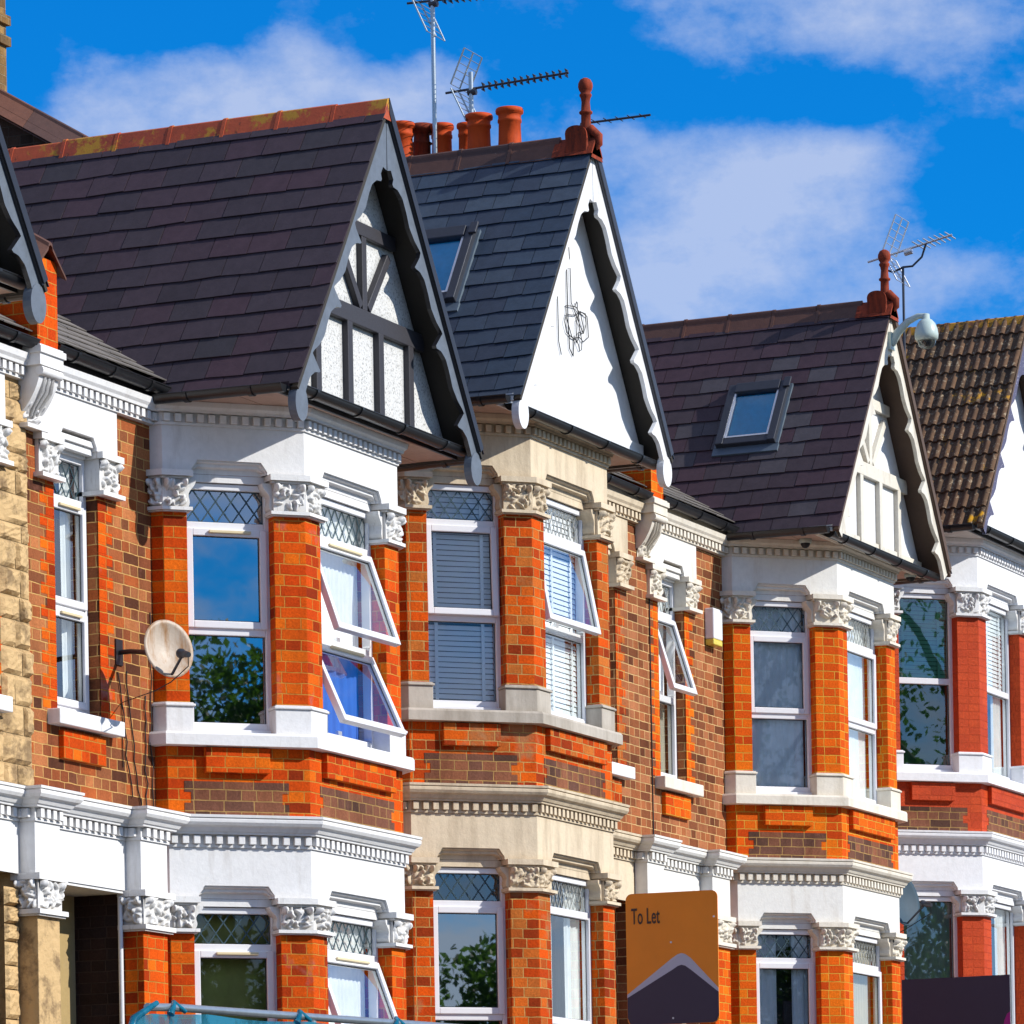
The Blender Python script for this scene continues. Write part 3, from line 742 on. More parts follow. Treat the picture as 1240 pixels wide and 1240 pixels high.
def gable(parent, xc, st, fieldY, back, base_fascia=False):
    apz = APZ; ux, uz = 1/math.hypot(1,KS), KS/math.hypot(1,KS); L = math.hypot(HW+.075, KS*(HW+.075))
    # slopes
    for sx in (-1, 1):
        m = MB()
        if st['tile'] == 'pan':
            pantiles(m, (xc, GY-.02, apz+.03), (0,1,0), (sx*ux,0,-uz), (sx*uz,0,ux), back-GY, L, .235, .205)
        else:
            slates(m, (xc, GY-.03, apz+.03), (0,1,0), (sx*ux,0,-uz), (sx*uz,0,ux), back-GY, L, st['gauge'], st['sw'], rs=11+int(xc), cvals=st.get('cv'))
        r = m.build('roof_slope', st['slate'], parent)
        # boarding underneath carries the slates
        m = MB(); z = apz+.012
        a = [(xc, GY-.02, z), (xc+sx*ux*L, GY-.02, z-uz*L), (xc+sx*ux*L, back, z-uz*L), (xc, back, z)]
        b = [(p[0]-sx*uz*.028, p[1], p[2]-ux*.028) if i in (1,2) else (p[0], p[1], p[2]-.055) for i, p in enumerate(a)]
        m.face(a); m.face(b[::-1])
        for j in range(4): m.face([a[j], b[j], b[(j+1)%4], a[(j+1)%4]])
        m.build('verge_soffit', st['vsoff'], parent, recalc=True)
    ridge(parent, xc, apz, GY-.03+(.30 if st['fin'] else 0), back, st['ridge'], 'angle' if not st['fin'] else 'roll', rs=int(xc))
    if st['fin']: finial(parent, xc, apz+.0, GY-.03)
    # field of the gable
    hw = HW-.03; zb = EAZ-.03; zt = apz-.06
    m = MB(); F = Frame(0, fieldY, 1, 0)
    m.slab(F, [(xc-hw, zb), (xc+hw, zb), (xc+hw, zb+.02), (xc, zt), (xc-hw, zb+.02)], -.03, 0)
    m.build('gable_panel', st['field'], parent)
    if st.get('timber'):
        tm = st['timber']; m = MB(); o = .045
        def post(x0, z0, x1, z1, w):
            dx, dz = x1-x0, z1-z0; l = math.hypot(dx,dz); nx, nz = -dz/l*w/2, dx/l*w/2
            q = [(xc+x0+nx,z0+nz),(xc+x0-nx,z0-nz),(xc+x1-nx,z1-nz),(xc+x1+nx,z1+nz)]
            ar = sum(q[i][0]*q[(i+1)%4][1]-q[(i+1)%4][0]*q[i][1] for i in range(4))
            m.slab(F, q if ar > 0 else q[::-1], -.005, o+rnd.uniform(0,.004))
        zr = 7.47; z2 = 8.12
        hwid = lambda z: (APZ-z)/KS - .03
        post(-hwid(zr), zr, hwid(zr), zr, .13); post(-hwid(z2)+.02, z2, hwid(z2)-.02, z2, .10)
        for x in (-.78, -.26, .26, .78): post(x, zb, x, zr-.06, .085)
        post(0, zr+.06, 0, z2-.05, .08); post(-.42, 8.0, -.06, zr+.08, .07); post(.42, 8.0, .06, zr+.08, .07)
        m.build('timber_framing', tm, parent, bevel=.006)
    if base_fascia:
        m = MB(); m.box(xc-hw+.03, xc+hw-.03, fieldY-.03, fieldY-.002, zb-.06, zb+.09); m.build('fascia', st['board'], parent, bevel=.005)
    # soffit under the overhang and the fascia round it
    m = MB(); x0, x1 = xc-HW-.06, xc+HW+.06
    k = 0; y = GY+.20
    while y < WY:
        e = min(y+.155, WY); m.box(x0, x1, y+.002, e-.002, EAZ-.068+.0015*(k%2), EAZ-.05); y = e; k += 1
    m.build('soffit', st['soff'], parent)
    m = MB(); m.box(x0+.01, x1-.01, GY+.18, GY+.20, EAZ-.075-st.get('gdrop',0)*.4, EAZ-.035); m.box(x0-.02, x0, GY+.04, WY+.05, EAZ-.085, EAZ-.03); m.box(x1, x1+.02, GY+.04, WY+.05, EAZ-.085, EAZ-.03)
    m.build('eaves_fascia', st['eavef'], parent)
    # gutters: across the front and down the left side
    def gutter(p0, p1, side, name='gutter'):
        p0, p1 = Vector(p0), Vector(p1); d = (p1-p0).normalized(); n = Vector(side); m = MB(); rr = .056
        def ring(p, r): return [p + n*(r*math.cos(t)) + Vector((0,0,1))*(r*math.sin(t)) for t in [math.pi*(1+i/12) for i in range(13)]]
        m.grid([ring(p0, rr), ring(p1, rr)]); m.grid([ring(p1, rr-.005), ring(p0, rr-.005)])
        for p in (p0, p1): m.face(ring(p, rr))
        m.tube([p0-n*rr, p1-n*rr], .006, 6); m.tube([p0+n*rr, p1+n*rr], .006, 6)
        l = (p1-p0).length; k = max(2, int(l/.75)+1)
        for i in range(k):
            q = p0 + d*(l*(i+.5)/k); rings = [ring(q-d*.018, rr+.009), ring(q+d*.018, rr+.009)]; m.grid(rings, sm=False)
            m.grid([rings[0], ring(q-d*.018, rr)], sm=False); m.grid([ring(q+d*.018, rr), rings[1]], sm=False)
        m.build(name, st.get('gut', gutm), parent)
    gd = st.get('gdrop', 0); gutter((xc-HW+.05, GY+.115, EAZ-.005-gd), (xc+HW-.02, GY+.115, EAZ-.015-gd), (0,1,0))
    gutter((x0-.06, WY-.10, EAZ-.045), (x0-.06, GY+.06, EAZ-.055), (1,0,0))
    gutter((x1+.06, GY+.06, EAZ-.045), (x1+.06, WY-.10, EAZ-.055), (-1,0,0))
    parent_g.append(gutter)

parent_g = []

def main_roof(parent, x0, x1, st, xc=None):
    m = MB(); k = .60; l = math.hypot(1,k); yb = 20.6; D = (yb-(WY-.12))*l
    zr = 6.84 + k*(yb-WY+.12)
    slates(m, (x0, yb, zr), (1,0,0), (0,-1/l,-k/l), (0,-k/l,1/l), x1-x0, D, .20, .30, rs=int(x0*3), lift=.008)
    m.build('main_roof', st['mslate'], parent)
    m = MB(); z = zr-.03
    m.hexa([(x0,WY-.10,6.80),(x1,WY-.10,6.80),(x1,WY-.10,6.76),(x0,WY-.10,6.76)][:0] or [(x0,WY-.08,6.78),(x1,WY-.08,6.78),(x1,yb,z-.03),(x0,yb,z-.03),(x0,WY-.08,6.81),(x1,WY-.08,6.81),(x1,yb,z),(x0,yb,z)])
    # rear slope closes the roof
    m.hexa([(x0,yb,z-.03),(x1,yb,z-.03),(x1,yb+4.2,6.8),(x0,yb+4.2,6.8),(x0,yb,z),(x1,yb,z),(x1,yb+4.2,6.85),(x0,yb+4.2,6.85)])
    m.build('roof_boarding', slateM, parent)
    m = MB(); r = random.Random(3); x = x0
    while x < x1:
        e = min(x+.45, x1); c = r.random(); m.grid([[(q, yb-.14, zr-.04), (q, yb, zr+.06), (q, yb+.14, zr-.04)] for q in (x+.004, e)], c, sm=False); x = e
    m.build('ridge_tiles', st['ridge'], parent)

def parapet(parent, xp, mat, corbel, cap=ridgeC, ylen=20.6, front=WY-.16, w=.14):
    """party wall rising through the roof, with tile coping, and the corbel that carries its foot"""
    k = .60; z0 = 7.36
    m = MB(); y0 = front
    F = Frame(xp-w, 0, 0, 1)
    plan = [(y0, 6.74), (ylen, 6.74+1.2), (ylen, z0+k*(ylen-y0)), (y0+.12, z0+.06), (y0, z0)]
    pts = [(xp-w, y, z) for y, z in plan]; pt2 = [(xp+w, y, z) for y, z in plan]
    m.face(pts); m.face(pt2[::-1])
    for j in range(len(plan)): m.face([pts[j], pt2[j], pt2[(j+1)%5], pts[(j+1)%5]])
    m.build('parapet_wall', mat, parent, recalc=True)
    m = MB(); y = y0-.04; r = random.Random(int(xp)); 
    while y < ylen:
        e = min(y+.44, ylen); c = r.random()
        rows = []
        for yy in (y+.004, e):
            zz = z0+.10+k*(yy-y0); rows.append([(xp-w-.07, yy, zz-.17), (xp-.03, yy, zz-.005), (xp-.022, yy, zz+.022), (xp, yy, zz+.032), (xp+.022, yy, zz+.022), (xp+.03, yy, zz-.005), (xp+w+.07, yy, zz-.17)])
        m.grid(rows, c, sm=False)
        m.grid([[(p[0], p[1], p[2]-.02) for p in rows[0]], rows[0]], c, sm=False)
        m.grid([[(p[0], p[1], p[2]-.022) for p in rows[1]], [(p[0], p[1], p[2]-.022) for p in rows[0]]], c, sm=False)
        y = e
    m.build('coping_tiles', cap, parent)
    # corbel
    m = MB(); c = xp
    m.box(c-w-.02, c+w+.02, front-.03, WY, 6.62, 6.76); m.box(c-w-.035, c+w+.035, front-.045, WY, 6.70, 6.745)
    n = 12; rows = []
    for i in range(n+1):
        u = i/n; y = WY-.02-(.15)*(math.cos(u*math.pi/2))**.8 ; z = 6.62-.30*u; rows.append([(c-w+.01,y,z),(c+w-.01,y,z)])
    m.grid(rows); 
    for sgn in (-1,1):
        m.face([(c+sgn*(w-.01), r2[0][1], r2[0][2]) for r2 in rows]+[(c+sgn*(w-.01), WY, 6.32), (c+sgn*(w-.01), WY, 6.62)])
        rr = [(c+sgn*(w-.03), WY-.10+.035*math.cos(t*.5), 6.56+.035*math.sin(t*.5)) for t in range(13)]
        m.tube([(c-sgn*0, WY-.17, 6.585), (c+sgn*w, WY-.17, 6.585)], .032, 12)
        for q in (-.055, 0, .055): m.tube([(c+q, WY-.16, 6.57), (c+q, WY-.135, 6.46), (c+q*.8, WY-.06, 6.36), (c+q*.6, WY-.035, 6.30)], [.02,.022,.016,.01], 8)
    F = Frame(0, WY, 1, 0); carved(m, F, c-w+.02, c+w-.02, 6.24, 6.40, .012, int(xp*5), .05)
    m.box(c-w, c+w, WY-.075, WY, 6.215, 6.245)
    m.build('corbel', corbel, parent, recalc=False, bevel=.004)

def wall(parent, x0, x1, holes, mat, z0, z1, depth=.30):
    """brick wall in the WY plane with rectangular holes (hx0,hx1,hz0,hz1)"""
    m = MB(); xs = sorted({x0, x1} | {h[0] for h in holes} | {h[1] for h in holes}); 
    for a, b in zip(xs, xs[1:]):
        zs = [(z0, z1)]
        for h in holes:
            if h[0] <= a+1e-6 and h[1] >= b-1e-6:
                nz = []
                for q in zs:
                    if h[2] > q[0]: nz.append((q[0], min(h[2], q[1])))
                    if h[3] < q[1]: nz.append((max(h[3], q[0]), q[1]))
                zs = nz
        for q in zs:
            if q[1]-q[0] > .001: m.face([(a,WY,q[0]),(b,WY,q[0]),(b,WY,q[1]),(a,WY,q[1])])
    for h in holes:
        a, b, c, d = h; y = WY+depth
        m.face([(a,WY,c),(a,y,c),(a,y,d),(a,WY,d)][::-1]); m.face([(b,WY,c),(b,y,c),(b,y,d),(b,WY,d)])
        m.face([(a,WY,c),(b,WY,c),(b,y,c),(a,y,c)]); m.face([(a,WY,d),(b,WY,d),(b,y,d),(a,y,d)][::-1])
    # rear leaf keeps daylight out of the house
    m.face([(x0,WY+1.3,z0),(x1,WY+1.3,z0),(x1,WY+1.3,z1),(x0,WY+1.3,z1)])
    return m.build('front_wall', mat, parent)

def wall_window(parent, xw, st, spec, rs):
    F = Frame(xw, WY, 1, 0); h = .31
    m = MB()
    for sx in (-1, 1):      # toothed red dressings
        z = 4.36; k = 0
        while z < 5.93:
            w = (.115 if k % 2 else .20); e = min(z+.0775, 5.93)
            a, b = (h, h+w) if sx > 0 else (-h-w, -h); m.fbox(F, a, b, z, e, -.01, .002); z += .0775; k += 1
    m.fbox(F, -.30, .30, 4.03, 4.225, -.01, .04); m.build('brick_dressing', st['pier'], parent, bevel=.003)
    m = MB(); m.fbox(F, -.45, .47, 4.25, 4.355, -.10, .10); m.build('sill', st['wsill'], parent, bevel=.008)
    # frieze panel with notched head
    z = 6.215; ft = 6.545; hh = .085; m = MB(); ca, cb, ch = -h+.05, h-.05, .045
    for poly in ([(-.56,z),(ca,z),(ca,z+.02),(ca+ch,z+hh),(ca+ch,ft),(-.56,ft)], [(cb,z),(.56,z),(.56,ft),(cb-ch,ft),(cb-ch,z+hh),(cb,z+.02)], [(ca+ch,z+hh),(cb-ch,z+hh),(cb-ch,ft),(ca+ch,ft)]): m.slab(F, poly, -.10, .03)
    m.fbox(F, ca, cb, z-.05, z+hh+.02, -.25, -.06); m.fbox(F, ca-.02, cb+.02, z-.03, z+.045, -.2, -.012); m.fbox(F, ca, cb, z+.02, z+.062, -.2, .008)
    m.build('frieze', st['frieze'], parent, bevel=.004)
    for sx in (-1, 1):
        a, b = (h-.03, .57) if sx > 0 else (-.57, -h+.03); m = MB()
        m.fbox(F, a+.01, b-.01, 5.94, 6.18, -.14, .03); m.fbox(F, a-.015, b+.012, 5.915, 5.945, -.16, .075); m.fbox(F, a-.01, b+.012, 6.17, 6.215, -.16, .07)
        carved(m, F, a+.01, b-.01, 5.945, 6.17, .03, rs+sx); m.build('carved_capital', st['cap'], parent)
    window(parent, F, -h, h, 4.385, 6.17, .09, **spec)

def eaves(parent, x0, x1, st):
    """dentil eaves cornice and gutter along the wall"""
    m = MB(); F = Frame(x0, WY, 1, 0); l = x1-x0
    prof = [(0,6.53),(.045,6.533),(.045,6.553),(.034,6.553),(.034,6.617),(.080,6.62),(.085,6.64),(.10,6.66),(.11,6.70),(-.1,6.70)]
    m.sweep([(x0,WY),(x1,WY)], prof[::-1]); dentils(m, F, 0, l, 6.555, 6.612, .034, .072); m.build('eaves_cornice', st['cornice'], parent, bevel=.003)
    m = MB(); m.fbox(F, 0, l, 6.70, 6.82, -.05, .06); m.build('eaves_fascia', st['eavew'], parent)
    parent_g[-1]((x0, WY-.125, 6.80), (x1, WY-.125, 6.785), (0,1,0))

def entablature(parent, path, st, ftop=3.565, ctop=3.765, fb=3.19):
    m = MB(); prof = [(0,fb),(0,ftop-.025),(.014,ftop-.025),(.014,ftop-.006),(.006,ftop-.006),(.006,ftop+.062),(.052,ftop+.066),(.056,ftop+.082),(.066,ftop+.084),(.084,ftop+.112),(.108,ftop+.124),(.122,ftop+.145),(.124,ftop+.165),(.116,ftop+.176),(.128,ftop+.178),(.130,ctop-.004),(-.02,ctop+.012)]
    m.sweep(path, prof[::-1])
    fr = [seg(path[i], path[i+1]) for i in range(len(path)-1)]
    for F in fr:
        if F.len > .1: dentils(m, F, 0, F.len, ftop-.002, ftop+.058, .006, .042)
    m.build('porch_entablature', st, parent, bevel=.003)

def pilaster(parent, x0, x1, yf, capm, shaft, rs, yb=WY+.25):
    m = MB(); m.box(x0, x1, yf, yb, -.2, 2.93); m.build('porch_pier', shaft, parent, bevel=.005)
    m = MB(); F = Frame(x0, yf, 1, 0); w = x1-x0; FL = Frame(x0, WY, 0, -1)
    m.box(x0-.012, x1+.012, yf-.012, yb, 2.95, 3.16); yb = WY+.03; m.box(x0-.045, x1+.045, yf-.045, yb, 2.918, 2.95); m.box(x0-.03, x1+.03, yf-.03, yb, 2.905, 2.919); m.box(x0-.045, x1+.045, yf-.045, yb, 3.148, 3.192)
    carved(m, F, 0, w, 2.95, 3.148, .014, rs); G = Frame(x0-.012, WY-.0, 0, -1); carved(m, G, .0, WY-yf, 2.95, 3.148, .004, rs+1)
    m.build('carved_capital', capm, parent)

# ------------------------------------------------------------------ the setting
def gground(x): return -1.75 + .055*x
def sheet(name, x0, x1, y0, y1, dz, mat, kind='structure'):
    m = MB(0); n = 24
    m.grid([[(x0+(x1-x0)*i/n, y, gground(min(max(x0+(x1-x0)*i/n, -200), 200))+dz) for i in range(n+1)] for y in (y0, y1)], sm=False)
    return tag(m.build(name, mat), kind=kind)
asphalt = plain('asphalt', (.05,.05,.052), .9, var=.4, scale=30)
paving = brick_mat('paving_slabs', [(.25,.24,.22),(.30,.29,.27),(.27,.25,.23)], (.12,.11,.10), bw=.9, rh=.6, ms=.006, soot=.3)
dirtm = plain('garden_soil', (.10,.085,.06), .95, var=.5, scale=3)
sheet('ground', -600, 900, -500, 700, -.12, dirtm)
sheet('road', -200, 300, .0, 9.2, -.10, asphalt)
for nm, y0, y1 in (('pavement', 9.2, 11.4), ('pavement', -2.4, .0)):
    m = MB(0); n = 20; X = [-200+25*i for i in range(n+1)]
    m.grid([[(x, y0, gground(x)-.10) for x in X], [(x, y0, gground(x)+.02) for x in X], [(x, y1, gground(x)+.02) for x in X], [(x, y1, gground(x)-.10) for x in X]], sm=False)
    tag(m.build(nm, paving), kind='structure')
m = MB(0)
for i in range(-20, 30): 
    m.box(i*6, i*6+3, 4.55, 4.65, 0, .004)
vv = []
for (x,y,z) in m.v: vv.append((x,y,gground(x)-.10+.004+z))
m.v = vv; tag(m.build('road_marking', whiteE), kind='structure')

# ------------------------------------------------------------------ houses
def cvB(r, i, a, n): return r.random()
def cvC(r, i, a, n): return r.random()
def cvD(r, i, a, n):
    if 2 <= i <= 9 and 0.35 < a < 2.0 and r.random() < .33: return .95+.05*r.random()
    return .95 if r.random() < .06 else .75*r.random()
ST = {
 'A': dict(pier=ashlar, frieze=whiteB, cap=capW, cornice=whiteB, sill=whiteB, base=whiteB, apron=stockB, wsill=whiteB, tile='slate', gauge=.205, sw=.31, slate=slateB, mslate=slateM, vsoff=darksoff, ridge=ridgeB, fin=False, board=greyboard, bside=blackp, field=pebble, timber=timberB, soff=soffm, eavef=blackp, eavew=blackp, wall=stockB),
 'B': dict(pier=red_rub, frieze=whiteB, cap=capW, cornice=whiteB, sill=whiteB, base=whiteB, apron=apron, wsill=whiteB, tile='slate', gauge=.205, sw=.31, slate=slateB, mslate=slateM, vsoff=darksoff, ridge=ridgeB, fin=False, board=greyboard, bside=blackp, field=pebble, timber=timberB, soff=soffm, eavef=blackp, eavew=blackp, wall=stockB),
 'C': dict(pier=red_rubC, frieze=stoneC, cap=stoneC, cornice=stoneC, sill=greyst, base=greyst, apron=apron, wsill=whiteE, tile='slate', gauge=.170, sw=.25, slate=slateC, mslate=slateM, vsoff=darksoff, ridge=ridgeC, fin=True, gdrop=.075, board=whiteboard, bside=whiteboard, field=whiteboard, soff=soffm, eavef=whiteboard, eavew=whiteboard, wall=stockD),
 'D': dict(pier=red_rubD, frieze=whiteD, cap=stoneD, cornice=stoneD, sill=stoneD, base=stoneD, apron=apron, wsill=stoneD, tile='slate', gauge=.188, sw=.27, slate=slateD, cv=cvD, mslate=slateM, vsoff=brownsoff, ridge=ridgeC, fin=True, gdrop=.06, board=creamboard, bside=creamboard, field=whiteboard, timber=creamboard, soff=soffm, eavef=creamboard, eavew=creamboard, wall=stockD),
 'E': dict(pier=red_paint, frieze=whiteE, cap=capW, cornice=whiteE, sill=whiteE, base=whiteE, apron=apron, wsill=whiteE, tile='pan', gauge=.22, sw=.3, slate=tileE, mslate=slateM, vsoff=brownsoff, ridge=ridgeE, fin=False, board=flint, bside=flint, field=whiteE, soff=soffwhite, eavef=blackp, eavew=whiteE, wall=stockD),
}
def house(name, key, xc, zo, gy, x0, x1, label, up, lo, fieldd=.24, fascia=False, boards=True):
    global GY
    GY = gy; ZO[0] = zo; st = ST[key]
    h = empty('terraced_house', ((x0+x1)/2, WY, zo-.1), label, 'house', 'terraced houses in the row')
    storey(h, xc, UP, st, up, int(xc)); storey(h, xc, LO, dict(st, base=st['base']), lo, int(xc)+50)
    gable(h, xc, st, gy+fieldd, 20.0, fascia)
    bargeboards(h, xc, st['board'], st['bside'], gy, top_strip=True if key in 'AB' else (darkmet if key == 'C' else brownsoff), disc=key in 'ABC')
    main_roof(h, x0, x1, st)
    return h, st

W0 = dict(zt=5.845, zm=5.10); L0 = dict(zt=2.835, zm=1.95)
plainw = dict(canted=dict(W0, inside=('room','room')), front=dict(W0, inside=('room','room')), far=dict(W0, inside=('room','room')))
plainl = dict(canted=dict(L0), front=dict(L0), far=dict(L0))

hA, st = house('A', 'A', 25.42, 0, 15.12, 22.6, 28.84, 'sandstone faced house cut off by the left edge of the photo', plainw, plainl)
hB, stB = house('B', 'B', 32.10, 0, 15.12, 28.84, 34.14, 'house with white stucco bands, red brick piers and half timbered black and white gable',
  dict(canted=dict(W0, glass=(glsr,glsr,glsr), up=('sash',0), inside=('room','room')),
       front=dict(W0, up=('sash',19), lo=('sash',24), inside=('net','blue'), glass=(gls,gls,glsd)), far=dict(W0)),
  dict(canted=dict(L0, up=('sash',0), inside=('roomg','roomg'), glass=(glsd,glsd,glsd), roomd=.2),
       front=dict(L0, up=('sash',20), inside=('net','net'), glass=(gls,gls,gls)), far=dict(L0)), fieldd=.24)
hC, stC = house('C', 'C', 36.15, .615, 15.20, 34.14, 39.72, 'house with cream stone bands, blue grey slates and plain white gable',
  dict(canted=dict(W0, inside=('blind','blind'), up=('sash',2.5), glass=(glsd,glsd,glsd), ventat=False), front=dict(W0, top='leadw', mull=.42, up=('sash',11), inside=('blind','blind'), glass=(glsd,gls,gls), ventat=False), far=dict(W0)),
  dict(canted=dict(L0, up=('sash',0), glass=(gls,glsr,glsr), ventat=False), front=dict(L0, top='leadw', mull=.42, up=('fixed',0), inside=('netl','netl'), ventat=False), far=dict(L0)), fieldd=.22, fascia=True)
hD, stD = house('D', 'D', 43.18, .615, 15.16, 39.72, 45.23, 'house with orange brick piers, purple slates and weathered cream gable under the dome camera',
  dict(canted=dict(W0, inside=('net','net'), glass=(glsd,glsd,glsd), ventat=False), front=dict(W0, top='leadw', mull=.42, inside=('net','net'), ventat=False), far=dict(W0)),
  dict(canted=dict(L0, inside=('netl','netl'), glass=(glsd,glsd,glsd), ventat=False), front=dict(L0, top='leadw', mull=.42, inside=('cream','cream'), ventat=False), far=dict(L0)), fieldd=.26, fascia=True)
E0 = dict(zt=None, zm=5.28, up=('fixed',0)); El = dict(zt=None, zm=1.75, up=('fixed',0))
hE, stE = house('E', 'E', 47.27, 1.23, 15.14, 45.23, 50.8, 'house with red painted brick piers and mossy ribbed tile roof at the right edge',
  dict(canted=dict(E0, inside=('gblind','room'), glass=(None,gls,gls), roomd=.15), front=dict(E0, inside=('blind','netl')), far=dict(E0)),
  dict(canted=dict(El, inside=('green','green'), glass=(None,gls,gls), ventat=False), front=dict(El, inside=('netl','room'), ventat=False), far=dict(El)), fieldd=.20)

# walls, eaves, parapets, doors
def rock(parent, x0, x1, z0, z1, seed=2):
    r = random.Random(seed); m = MB(); z = z0; k = 0
    while z < z1-.04:
        h = r.choice((.16,.185,.2,.12)); e = min(z+h, z1); x = x0
        while x < x1-.02:
            w = r.uniform(.18,.42); f = min(x+w, x1)
            if x1-f < .08: f = x1
            n = 7; q = r.uniform(.010,.030); rows = []; tilt = r.uniform(-.012,.012)
            for j in range(n+1):
                row = []
                for i in range(n+1):
                    u, v = i/n, j/n; ed = min(u,1-u,v,1-v); d = (0 if ed == 0 else q + r.uniform(-.006,.006) + tilt*(u-.5)*2)
                    row.append((x+.004+(f-x-.008)*u, WY-.004-d, z+.004+(e-z-.008)*v))
                rows.append(row)
            m.grid(rows, r.random(), sm=False); x = f
        z = e; k += 1
    m.build('rock_faced_stone', ashlar, parent)

ZO[0] = 0; GY = 15.12
# A
wall(hA, 22.6, 28.80, [(27.61,28.23,4.36,6.31)], ashlar, 3.7, 6.8)
rock(hA, 28.40, 28.80, 3.77, 6.54); rock(hA, 27.0, 27.5, 3.77, 6.54, 5); rock(hA, 27.5, 28.40, 3.77, 4.24, 6)
wall_window(hA, 27.92, stB, dict(W0, inside=('net','net')), 71)
eaves(hA, 26.95, 28.70, ST['A'])
wall(hA, 22.6, 28.80, [(26.9,28.55,-.3,3.2)], ashlar, -.9, 3.75, .25)
entablature(hA, [(26.95,WY-.03),(28.57,WY-.03)], whiteB)
m = MB(); m.box(26.9, 28.55, WY+.55, WY+.6, -.3, 3.2); m.build('porch_back', darkb, hA)
rock(hA, 28.38, 28.56, .2, 3.1, 9)
parapet(hA, 28.84, red_rub, whiteB)
# B
wall(hB, 28.80, 34.14, [(29.48-.31,29.48+.31,4.36,6.31),(28.90,30.05,-.3,3.2)], stB['wall'], -.9, 6.8)
wall_window(hB, 29.48, stB, dict(W0, up=('sash',0), lo=('sash',0), inside=('netl','netl'), glass=(gls,gls,gls)), 72)
eaves(hB, 28.98, 30.57, stB)
entablature(hB, [(28.56,WY-.03),(28.56,WY-.15),(28.90,WY-.15),(28.90,WY-.03),(30.05,WY-.03),(30.05,WY-.15),(30.44,WY-.15),(30.44,WY)], whiteB)
pilaster(hB, 28.58, 28.88, WY-.15, capW, ashlar, 81); pilaster(hB, 30.07, 30.43, WY-.15, capW, red_rub, 82)
def porch(parent, x0, x1, side, back, inner=.38):
    m = MB(); m.box(x1-.012, x1+.02, WY+.03, WY+inner, -.3, 3.19); m.build('porch_side_wall', side, parent)
    m = MB(); m.box(x0-.1, x1+.05, WY+inner, WY+inner+.05, -.3, 3.2); m.build('porch_back_wall', back, parent)
    m = MB(); m.box(x0, x1, WY-.02, WY+inner, 3.17, 3.20); m.build('porch_ceiling', whiteB, parent)
    D = MB(); y = WY+inner-.03; D.box(x0+.12, x0+.98, y-.03, y+.03, .15, 2.2); d = D.build('front_door', doorm, parent, bevel=.005)
    k = MB()
    for a in (.22,.60):
        for b, c in ((.3,.95),(1.1,1.95)): k.box(x0+a, x0+a+.28, y-.045, y-.028, b, c)
    k.build('door_panel', doorm, d, bevel=.01)
    k = MB(); k.lathe(x0+.86, y-.08, [(.02,1.1),(.035,1.12),(.035,1.15),(.02,1.17)], 12); k.build('door_knob', vent, d)
porch(hB, 28.90, 30.05, porchb, creamrender)
m = MB(); m.tube([(30.03, WY+.01, -.2), (30.03, WY+.01, 3.15)], .018, 8); m.build('waste_pipe', upvc, hB)
# C / D
ZO[0] = .615
wall(hC, 34.14, 39.86, [(38.78-.31,38.78+.31,4.36,6.31),(38.05,39.30,-.3,3.2)], stC['wall'], -.9, 6.8)
wall_window(hC, 38.78, stC, dict(W0, inside=('net','net')), 73)
eaves(hC, 37.70, 39.58, stC)
entablature(hC, [(37.68,WY-.03),(39.34,WY-.03)], stoneC)
m = MB(); m.box(38.0, 39.35, WY+.5, WY+.55, -.3, 3.2); m.build('porch_back_wall', darkb, hC)
parapet(hC, 39.72, red_rubD, stoneD)
parapet(hC, 34.14, darkb, stoneC)
wall(hD, 39.86, 45.23, [(40.39-.31,40.39+.31,4.36,6.31),(39.90,40.88,-.3,3.2)], stD['wall'], -.9, 6.8)
wall_window(hD, 40.39, stD, dict(W0, top='leadw', up=('sash',17), inside=('net','cream'), ventat=False), 74)
eaves(hD, 39.86, 41.65, stD)
entablature(hD, [(39.36,WY-.03),(39.36,WY-.15),(39.74,WY-.15),(39.74,WY-.03),(40.90,WY-.03),(40.90,WY-.15),(41.33,WY-.15),(41.33,WY)], whiteD)
pilaster(hD, 39.38, 39.72, WY-.15, stoneD, red_rubD, 83); pilaster(hD, 40.92, 41.31, WY-.15, stoneD, red_rubD, 84)
porch(hD, 39.74, 40.90, porchb, creamrender)
m = MB(); m.tube([(39.87,WY-.006,3.8),(39.868,WY-.006,5.2),(39.872,WY-.006,6.5)], .006, 6); m.build('cable', cablem, hD)
ZO[0] = 1.23
wall(hE, 45.23, 50.8, [], stE['wall'], -.9, 6.8)
parapet(hE, 45.23, red_paint, whiteE)
ZO[0] = 0

def end_wall(parent, x, mat, zo):
    m = MB(zo); a = [(x,WY,-.9),(x,24.6,-.9),(x,24.6,6.8),(x,20.6,9.35),(x,WY,6.75)]; m.face(a)
    m.face([(p[0]+.2,p[1],p[2]) for p in a][::-1]); m.face([(x,WY,-.9),(x,WY,6.75),(x+.2,WY,6.75),(x+.2,WY,-.9)])
    m.build('end_wall', mat, parent, recalc=True)
end_wall(hE, 50.6, stD['wall'], 1.23); end_wall(hA, 22.6, stB['wall'], 0)
for h_, a_, b_2, z_ in ((hA,22.6,28.84,0),(hB,28.84,34.14,0),(hC,34.14,39.72,.615),(hD,39.72,45.23,.615),(hE,45.23,50.8,1.23)):
    m = MB(z_); m.box(a_, b_2, 24.5, 24.7, -.9, 6.8); m.build('rear_wall', yellowb, h_)

